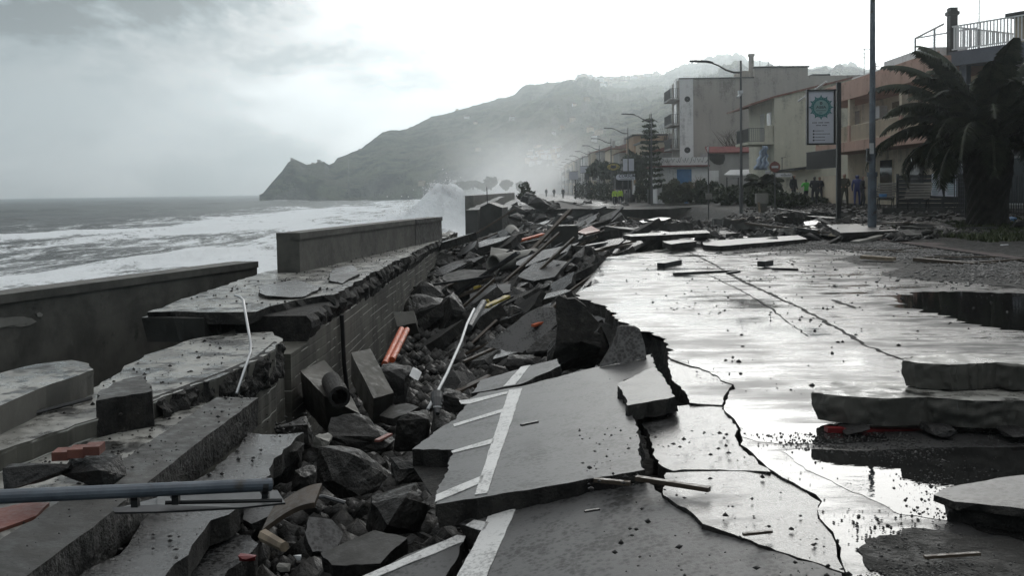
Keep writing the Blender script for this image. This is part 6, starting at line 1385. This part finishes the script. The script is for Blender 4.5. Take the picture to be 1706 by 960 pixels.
# ---------------------------------------------------------------- people
def person(loc, h, rz, jacket, trousers, label, hair='black', hood=False, arm='down', stride=.12, mats=None, group=None):
    s = h/1.75
    P = {'pel': (0, 0, .95), 'bel': (0, .01, 1.12), 'che': (0, .0, 1.32), 'nk': (0, -.01, 1.47), 'nk2': (0, -.02, 1.53), 'hd': (0, -.035, 1.64), 'hd2': (0, -.03, 1.71),
         'hl': (-.10, 0, .90), 'kl': (-.12, -stride, .50), 'al': (-.12, -stride+.04, .09), 'fl': (-.13, -stride-.11, .04), 'hr': (.10, 0, .90), 'kr': (.12, stride*.5-.03, .50), 'ar': (.12, stride, .09), 'fr': (.13, stride-.14, .04),
         'sl': (-.19, 0, 1.41), 'sr': (.19, 0, 1.41)}
    if arm == 'down': P.update(el=(-.26, .03, 1.13), wl=(-.25, -.06, .90), ml=(-.25, -.09, .80), er=(.26, .03, 1.13), wr=(.25, -.06, .90), mr=(.25, -.09, .80))
    elif arm == 'face': P.update(el=(-.28, -.12, 1.18), wl=(-.10, -.26, 1.42), ml=(-.06, -.24, 1.50), er=(.28, -.12, 1.18), wr=(.10, -.26, 1.42), mr=(.06, -.24, 1.50))
    else: P.update(el=(-.25, .05, 1.15), wl=(-.14, -.12, 1.05), ml=(-.08, -.16, 1.04), er=(.25, .05, 1.15), wr=(.14, -.12, 1.05), mr=(.08, -.16, 1.04))
    Rd = dict(pel=.145, bel=.14, che=.165, nk=.075, nk2=.06, hd=.098, hd2=.085, hl=.10, kl=.072, al=.05, fl=.045, hr=.10, kr=.072, ar=.05, fr=.045, sl=.085, sr=.085, el=.062, wl=.048, ml=.04, er=.062, wr=.048, mr=.04)
    if hood: Rd['hd'] = .125; Rd['hd2'] = .11; Rd['nk2'] = .10
    E = [('pel', 'bel'), ('bel', 'che'), ('che', 'nk'), ('nk', 'nk2'), ('nk2', 'hd'), ('hd', 'hd2'), ('pel', 'hl'), ('hl', 'kl'), ('kl', 'al'), ('al', 'fl'), ('pel', 'hr'), ('hr', 'kr'), ('kr', 'ar'), ('ar', 'fr'), ('che', 'sl'), ('sl', 'el'), ('el', 'wl'), ('wl', 'ml'), ('che', 'sr'), ('sr', 'er'), ('er', 'wr'), ('wr', 'mr')]
    ks = list(P); me = bpy.data.meshes.new('p'); me.from_pydata([tuple(x*s for x in P[k]) for k in ks], [(ks.index(a), ks.index(b)) for a, b in E], [])
    o = bpy.data.objects.new('p', me); COL.objects.link(o); o.modifiers.new('skin', 'SKIN'); o.modifiers.new('sub', 'SUBSURF').levels = 2
    for i, k in enumerate(ks): v = me.skin_vertices[0].data[i]; v.radius = (Rd[k]*s, Rd[k]*s*(.8 if k in ('che', 'bel', 'pel') else 1)); v.use_root = k == 'pel'
    bpy.context.view_layer.update(); m2 = bpy.data.meshes.new_from_object(o.evaluated_get(bpy.context.evaluated_depsgraph_get())); bpy.data.objects.remove(o)
    m2.materials.clear()
    for q in (M[jacket], M[trousers], M['skin'], M[hair], M['black'], M[jacket]): m2.materials.append(q)
    for p in m2.polygons:
        p.use_smooth = True; z = p.center.z/s; y = p.center.y/s; x = abs(p.center.x/s)
        hand = (Vector((x, y, z))-Vector((abs(P['mr'][0]), P['mr'][1], P['mr'][2]))).length < .07
        p.material_index = 2 if hand else 4 if z < .10 else 1 if z < .92 and x < .22 else (0 if z < 1.49 else (3 if (z > 1.69 or y > .0) and not hood else 0 if hood and (z > 1.72 or y > -.09) else 2))
    m2.name = 'person'; o = link('person', m2); o.location = loc; o.rotation_euler = (0, 0, rz); tag(o, label, 'person', group)
    return o
M['skin'] = plain('skin', (.34, .20, .14), .5); M['hivis'] = plain('hi_vis_yellow', (.42, .62, .05), .6); M['green'] = plain('bright_green_jacket', (.07, .42, .06), .6); M['navy'] = plain('dark_navy', (.016, .018, .026), .7); M['camo'] = mottled('camouflage', (.03, .032, .022), (.06, .055, .04), 7, (.7, .9), .1, 20, .01); M['royal'] = plain('blue_raincoat', (.03, .04, .16), .5); M['greyc'] = plain('grey_clothes', (.16, .16, .165), .7)
def at(px, py, Y): c = pY(px, py, Y); return (c.x, Y, c.z)
person(at(1024.5, 342, 104), 1.75, R(0), 'hivis', 'navy', 'worker in yellow hi vis jacket, left one of the pair before the digger'); person(at(1033.5, 341, 105), 1.72, R(150), 'hivis', 'navy', 'worker in yellow hi vis vest, right one of the pair before the digger'); person(at(1044, 346, 101), 1.78, R(200), 'greyc', 'greyc', 'person in grey clothes standing right of the hi vis workers')
person(at(1343, 340, 66), 1.68, R(200), 'green', 'navy', 'person in bright green jacket with hands raised to the face', arm='face'); person(at(1357, 342, 62), 1.82, R(170), 'navy', 'navy', 'tall dark clothed person right of the green jacket', arm='front'); person(at(1366, 340, 64), 1.78, R(-60), 'navy', 'navy', 'dark clothed person in profile behind the tall dark one', arm='front'); person(at(1322, 338, 62), 1.75, R(30), 'navy', 'navy', 'dark hooded person left of the green jacket', hood=True)
person(at(1407, 346, 52), 1.80, R(-40), 'camo', 'camo', 'person in camouflage clothes between sign post and blue raincoat', arm='front'); person(at(1428, 343, 54), 1.70, R(160), 'royal', 'royal', 'person in hooded blue raincoat beside the thick lamp post', hood=True); person(at(1437, 346, 53), 1.72, R(60), 'navy', 'navy', 'dark clothed person half hidden behind the thick lamp post', arm='front')
for px, Y, lab in ((910, 210, 'first distant walker on the misty wet road'), (923, 200, 'second distant walker on the misty wet road'), (938, 170, 'distant person in dark clothes by the far shopfronts'), (985, 140, 'distant person in dark clothes under the small dark sign plate')): person((pY(px, 320, Y).x, Y, 0), 1.75, R(20), 'navy', 'navy', lab)
# ---------------------------------------------------------------- far sea walls and heap
wall_run('inner_sea_wall', [(-2.95+.9*sstep(y, 62, 110)*0, y, .45+.15*noise.noise(Vector((y*.5, 1, 1)))+.25*sstep(y, 60, 120), -4.5) for y in np.arange(58.5, 130, 2.5)], [M['conc_dark']], 'dark inner sea wall beyond the gap, its broken near end facing the viewer', 'sea wall', thick=.7)
mb = MB(); mb.prism([pY(800, 345, 59), pY(815, 338, 59), pY(836, 346, 59.5), pY(838, 430, 59.5), pY(797, 425, 59)], (.3, 2.6, 0)); tag(mb.out('wall_buttress', M['conc_dark']), 'broken near end of the inner sea wall standing in front of white water', 'sea wall')
wall_run('outer_sea_wall', [(-5.0+.04*(y-92), y, 1.1, -4.6) for y in np.arange(92, 165, 6)], [M['conc']], 'outer sea wall bastion farther along the shore, below the breaking wave', 'sea wall', thick=.8)
mb = MB(); mb.tube([pY(812, 342, 60), pY(811, 312, 60)], .03, 5); tag(mb.out('iron_rod', M['black']), 'thin iron rod upright on the inner sea wall', 'rod')
P = [pY(x, y, 44) for x, y in ((783, 428), (790, 420), (800, 432), (812, 452), (800, 456), (786, 458))]; mb = MB(); mb.prism(P, (0, 1.2, 0)); tag(mb.out('concrete_block', M['conc']), 'pointed concrete stump in the gap between the two sea walls', 'concrete block')
mb = MB(); mb.prism([Vector((3.2, 79.8, .012)), Vector((18.5, 78.6, .02)), Vector((18.5, 80.3, .02)), Vector((3.2, 80.4, .012))], (0, 0, -1.4)); tag(mb.out('retaining_edge', M['conc_dark']), 'long concrete edge of the far road facing the second trench', 'retaining wall')
mb = MB(); mb.box((pY(1145, 338, 84).x, 84, .1), (3.6, .3, .32)); tag(mb.out('low_kerb_wall', M['conc']), 'low pale kerb wall in front of the cottage hedge', 'wall')
# ---------------------------------------------------------------- ruins, hill houses
def ruin(px, py, t_, w, h, label, name, cat='ruin'):
    i = int(np.argmin(np.abs(px_-px))); P = Vector(HV[i, 109]); mb = MB()
    mb.box((P.x, P.y, P.z+h*.3), (w, w*.8, h*1.4)); mb.box((P.x+w*.7, P.y, P.z), (w*.7, w*.6, h*.9)); mb.box((P.x-w*.3, P.y, P.z+h*1.0), (w*.3, w*.3, h*.5)); tag(mb.out(name, M['w_dim']), label, cat)
ruin(487, 262, 1, 2.0, 1.5, 'small castle ruin on the tip of the headland', 'castle_ruin'); ruin(531, 268, 1, 2.4, 1.5, 'second ruin on the headland, right of the castle tip', 'castle_ruin'); ruin(521, 272, 1, 2.2, .8, 'low ruined wall left of the second headland ruin', 'castle_ruin'); ruin(600, 247, 1, 3, 1.2, 'small white house on the ridge step of the headland', 'hill_house', 'house'); ruin(975, 127, 1, 6, 5, 'church like building on top of the hill town', 'hill_church', 'church')
H = []
for i in range(4):
    mb = MB(); mb.box((0, 0, 1.5), (1, .8, 3.0)); mb.mi = 1; mb.prism([Vector(p) for p in ((-.55, -.45, 3.01), (.55, -.45, 3.01), (0, -.45, 3.5))], (0, .9, 0)); me = mb.finish(); me.materials.append((M['w_white'], M['w_cream'], M['w_white'], M['w_tan'])[i]); me.materials.append(M['terracotta']); H.append(me)
def hill_house(P, s, lab, grp, r_):
    o = link('hill_house', r_.choice(H)); o.location = P-Vector((0, 0, .8)); o.rotation_euler = (0, 0, r_.uniform(-.6, .6)); o.scale = (s*r_.uniform(.8, 1.6), s, s*r_.uniform(.22, .38)); tag(o, lab, 'house', grp)
r_ = random.Random(5)
for k in range(60): px = r_.choice((r_.uniform(950, 1140), r_.uniform(960, 1040))); i = int(np.argmin(np.abs(px_-px))); hill_house(Vector(HV[i, min(109, int(r_.uniform(99, 110)))]), r_.uniform(4.5, 7.5), 'pale house of the hill town along the ridge top', 'houses of the hill town', r_)
for k in range(80): hill_house(hill_at_pixel(r_.uniform(878, 932), r_.uniform(253, 278)), r_.uniform(1.6, 3.0), 'pale house of the village cluster low on the hillside', 'houses of the hillside village', r_)
for k in range(16): hill_house(hill_at_pixel(r_.choice((r_.uniform(925, 990), r_.uniform(760, 1090))), r_.uniform(170, 262)), r_.uniform(2.5, 3.8), 'single pale house scattered on the open hillside', 'scattered hillside houses', r_)
for k in range(14): hill_house(hill_at_pixel(r_.uniform(690, 870), r_.uniform(308, 313)), r_.uniform(2, 3.4), 'pale house at the foot of the hill behind the spray', 'houses at the foot of the hill', r_)
# ---------------------------------------------------------------- breaking wave: spray made of many droplets and foam clots
r_ = np.random.RandomState(12); c = np.array(pY(738, 345, 152))
lobes = np.array([(-8.5, 5, -3.0, 5.0, 4.0, 1.0, 2.2), (-2.0, 0, -1.6, 4.4, 2.6, 2.4, 3.6), (.2, 1, .8, 2.4, 2.0, 2.6, 2.6), (-.8, 1, 2.0, 1.5, 1.5, 1.6, 1.2), (3.2, 2, -1.2, 2.2, 2.0, 1.8, 1.5), (-6.5, 6, -2.4, 3.6, 3.0, 1.3, 1.4), (1.6, 1.5, 1.5, 1.4, 1.4, 1.5, .8)])
n = 24000; idx = r_.choice(len(lobes), n, p=lobes[:, 6]/lobes[:, 6].sum()); p = c+lobes[idx, :3]+r_.randn(n, 3)*.56*lobes[idx, 3:6]; p = p[(p[:, 2] > SEA-.5)]; q = fbm(p[:, 0]+.4*p[:, 1], p[:, 2], .8, 4, 95); p = p[q > -.25+.5*(p[:, 2] > 0)*r_.rand(len(p))-.1]; n = len(p)
s = (.02+.08*r_.rand(n)**2.5)[:, None, None]; tet = np.array([(1, 1, 1), (-1, -1, 1), (-1, 1, -1), (1, -1, -1)], float); V = (tet[None]+r_.randn(n, 4, 3)*.35)*s*.75+p[:, None, :]
F = (np.array([(0, 1, 2), (0, 3, 1), (0, 2, 3), (1, 3, 2)])[None]+np.arange(n)[:, None, None]*4).reshape(-1, 3)
mt, tt_, bb = newmat('white_spray'); bb.inputs['Base Color'].default_value = (.98, .98, .99, 1); bb.inputs['Roughness'].default_value = .9; bb.inputs['Specular IOR Level'].default_value = .1
tr = tt_.node('ShaderNodeBsdfTranslucent'); tr.inputs[0].default_value = (.98, .98, .99, 1); ms = tt_.node('ShaderNodeMixShader'); ms.inputs[0].default_value = .6; tt_.l.new(bb.outputs[0], ms.inputs[1]); tt_.l.new(tr.outputs[0], ms.inputs[2]); tt_.l.new(ms.outputs[0], tt_.n['Material Output'].inputs['Surface'])
stuff(np_mesh('spray_droplets', V.reshape(-1, 3), F, mt, recenter=False))
def mist(name, lo, hi, dens, fn, aniso=.55):
    mt, t, b = newmat(name); t.n.remove(b); v = t.node('ShaderNodeVolumePrincipled'); v.inputs['Color'].default_value = (.97, .98, .99, 1); v.inputs['Anisotropy'].default_value = aniso
    g = t.node('ShaderNodeNewGeometry').outputs['Position']; t.put(v.inputs['Density'], t.math('MULTIPLY', fn(t, g), dens)); t.l.new(v.outputs[0], t.n['Material Output'].inputs['Volume'])
    mb = MB(); mb.box2(lo, hi); return stuff(mb.out(name, mt, recenter=False))
def plume(t, g):
    tot = None
    w = t.vmath('SCALE', t.vmath('SUBTRACT', t.noise(g, .35, 4, .6, out=1), (.5, .5, .5)), scale=3.2)
    q = t.vmath('ADD', g, w)
    for L in lobes:
        d2 = t.vmath('LENGTH', t.stretch(t.vmath('SUBTRACT', q, tuple(c+L[:3])), tuple(1/(L[3:6]*1.05))))
        k = t.ramp(d2, .25, 1.15, 1, 0); tot = k if tot is None else t.math('MAXIMUM', tot, k)
    return t.math('MULTIPLY', tot, t.ramp(t.noise(g, 1.1, 5, .65), .34, .60, .12, 1.3))
mist('wave_spray', tuple(c+np.array((-12, -4.5, -4.5))), tuple(c+np.array((7, 10, 6))), .05, plume, .3)
def coast_mist(t, g):
    s = t.node('ShaderNodeSeparateXYZ'); t.l.new(g, s.inputs[0]); x, y, z = s.outputs
    k = t.math('MULTIPLY', t.ramp(z, -4, 26, 1, 0), t.math('MULTIPLY', t.ramp(y, 150, 280), t.ramp(y, 380, 470, 1, 0)))
    return t.math('MULTIPLY', k, t.math('MULTIPLY', t.math('MULTIPLY', t.ramp(x, -30, -4), t.ramp(x, 4, 30, 1, 0)), t.ramp(t.noise(g, .03, 3, .6), .3, .65, .35, 1.2)))
mist('coast_mist', (-75, 120, -4.4), (30, 470, 26), .010, coast_mist, .8)
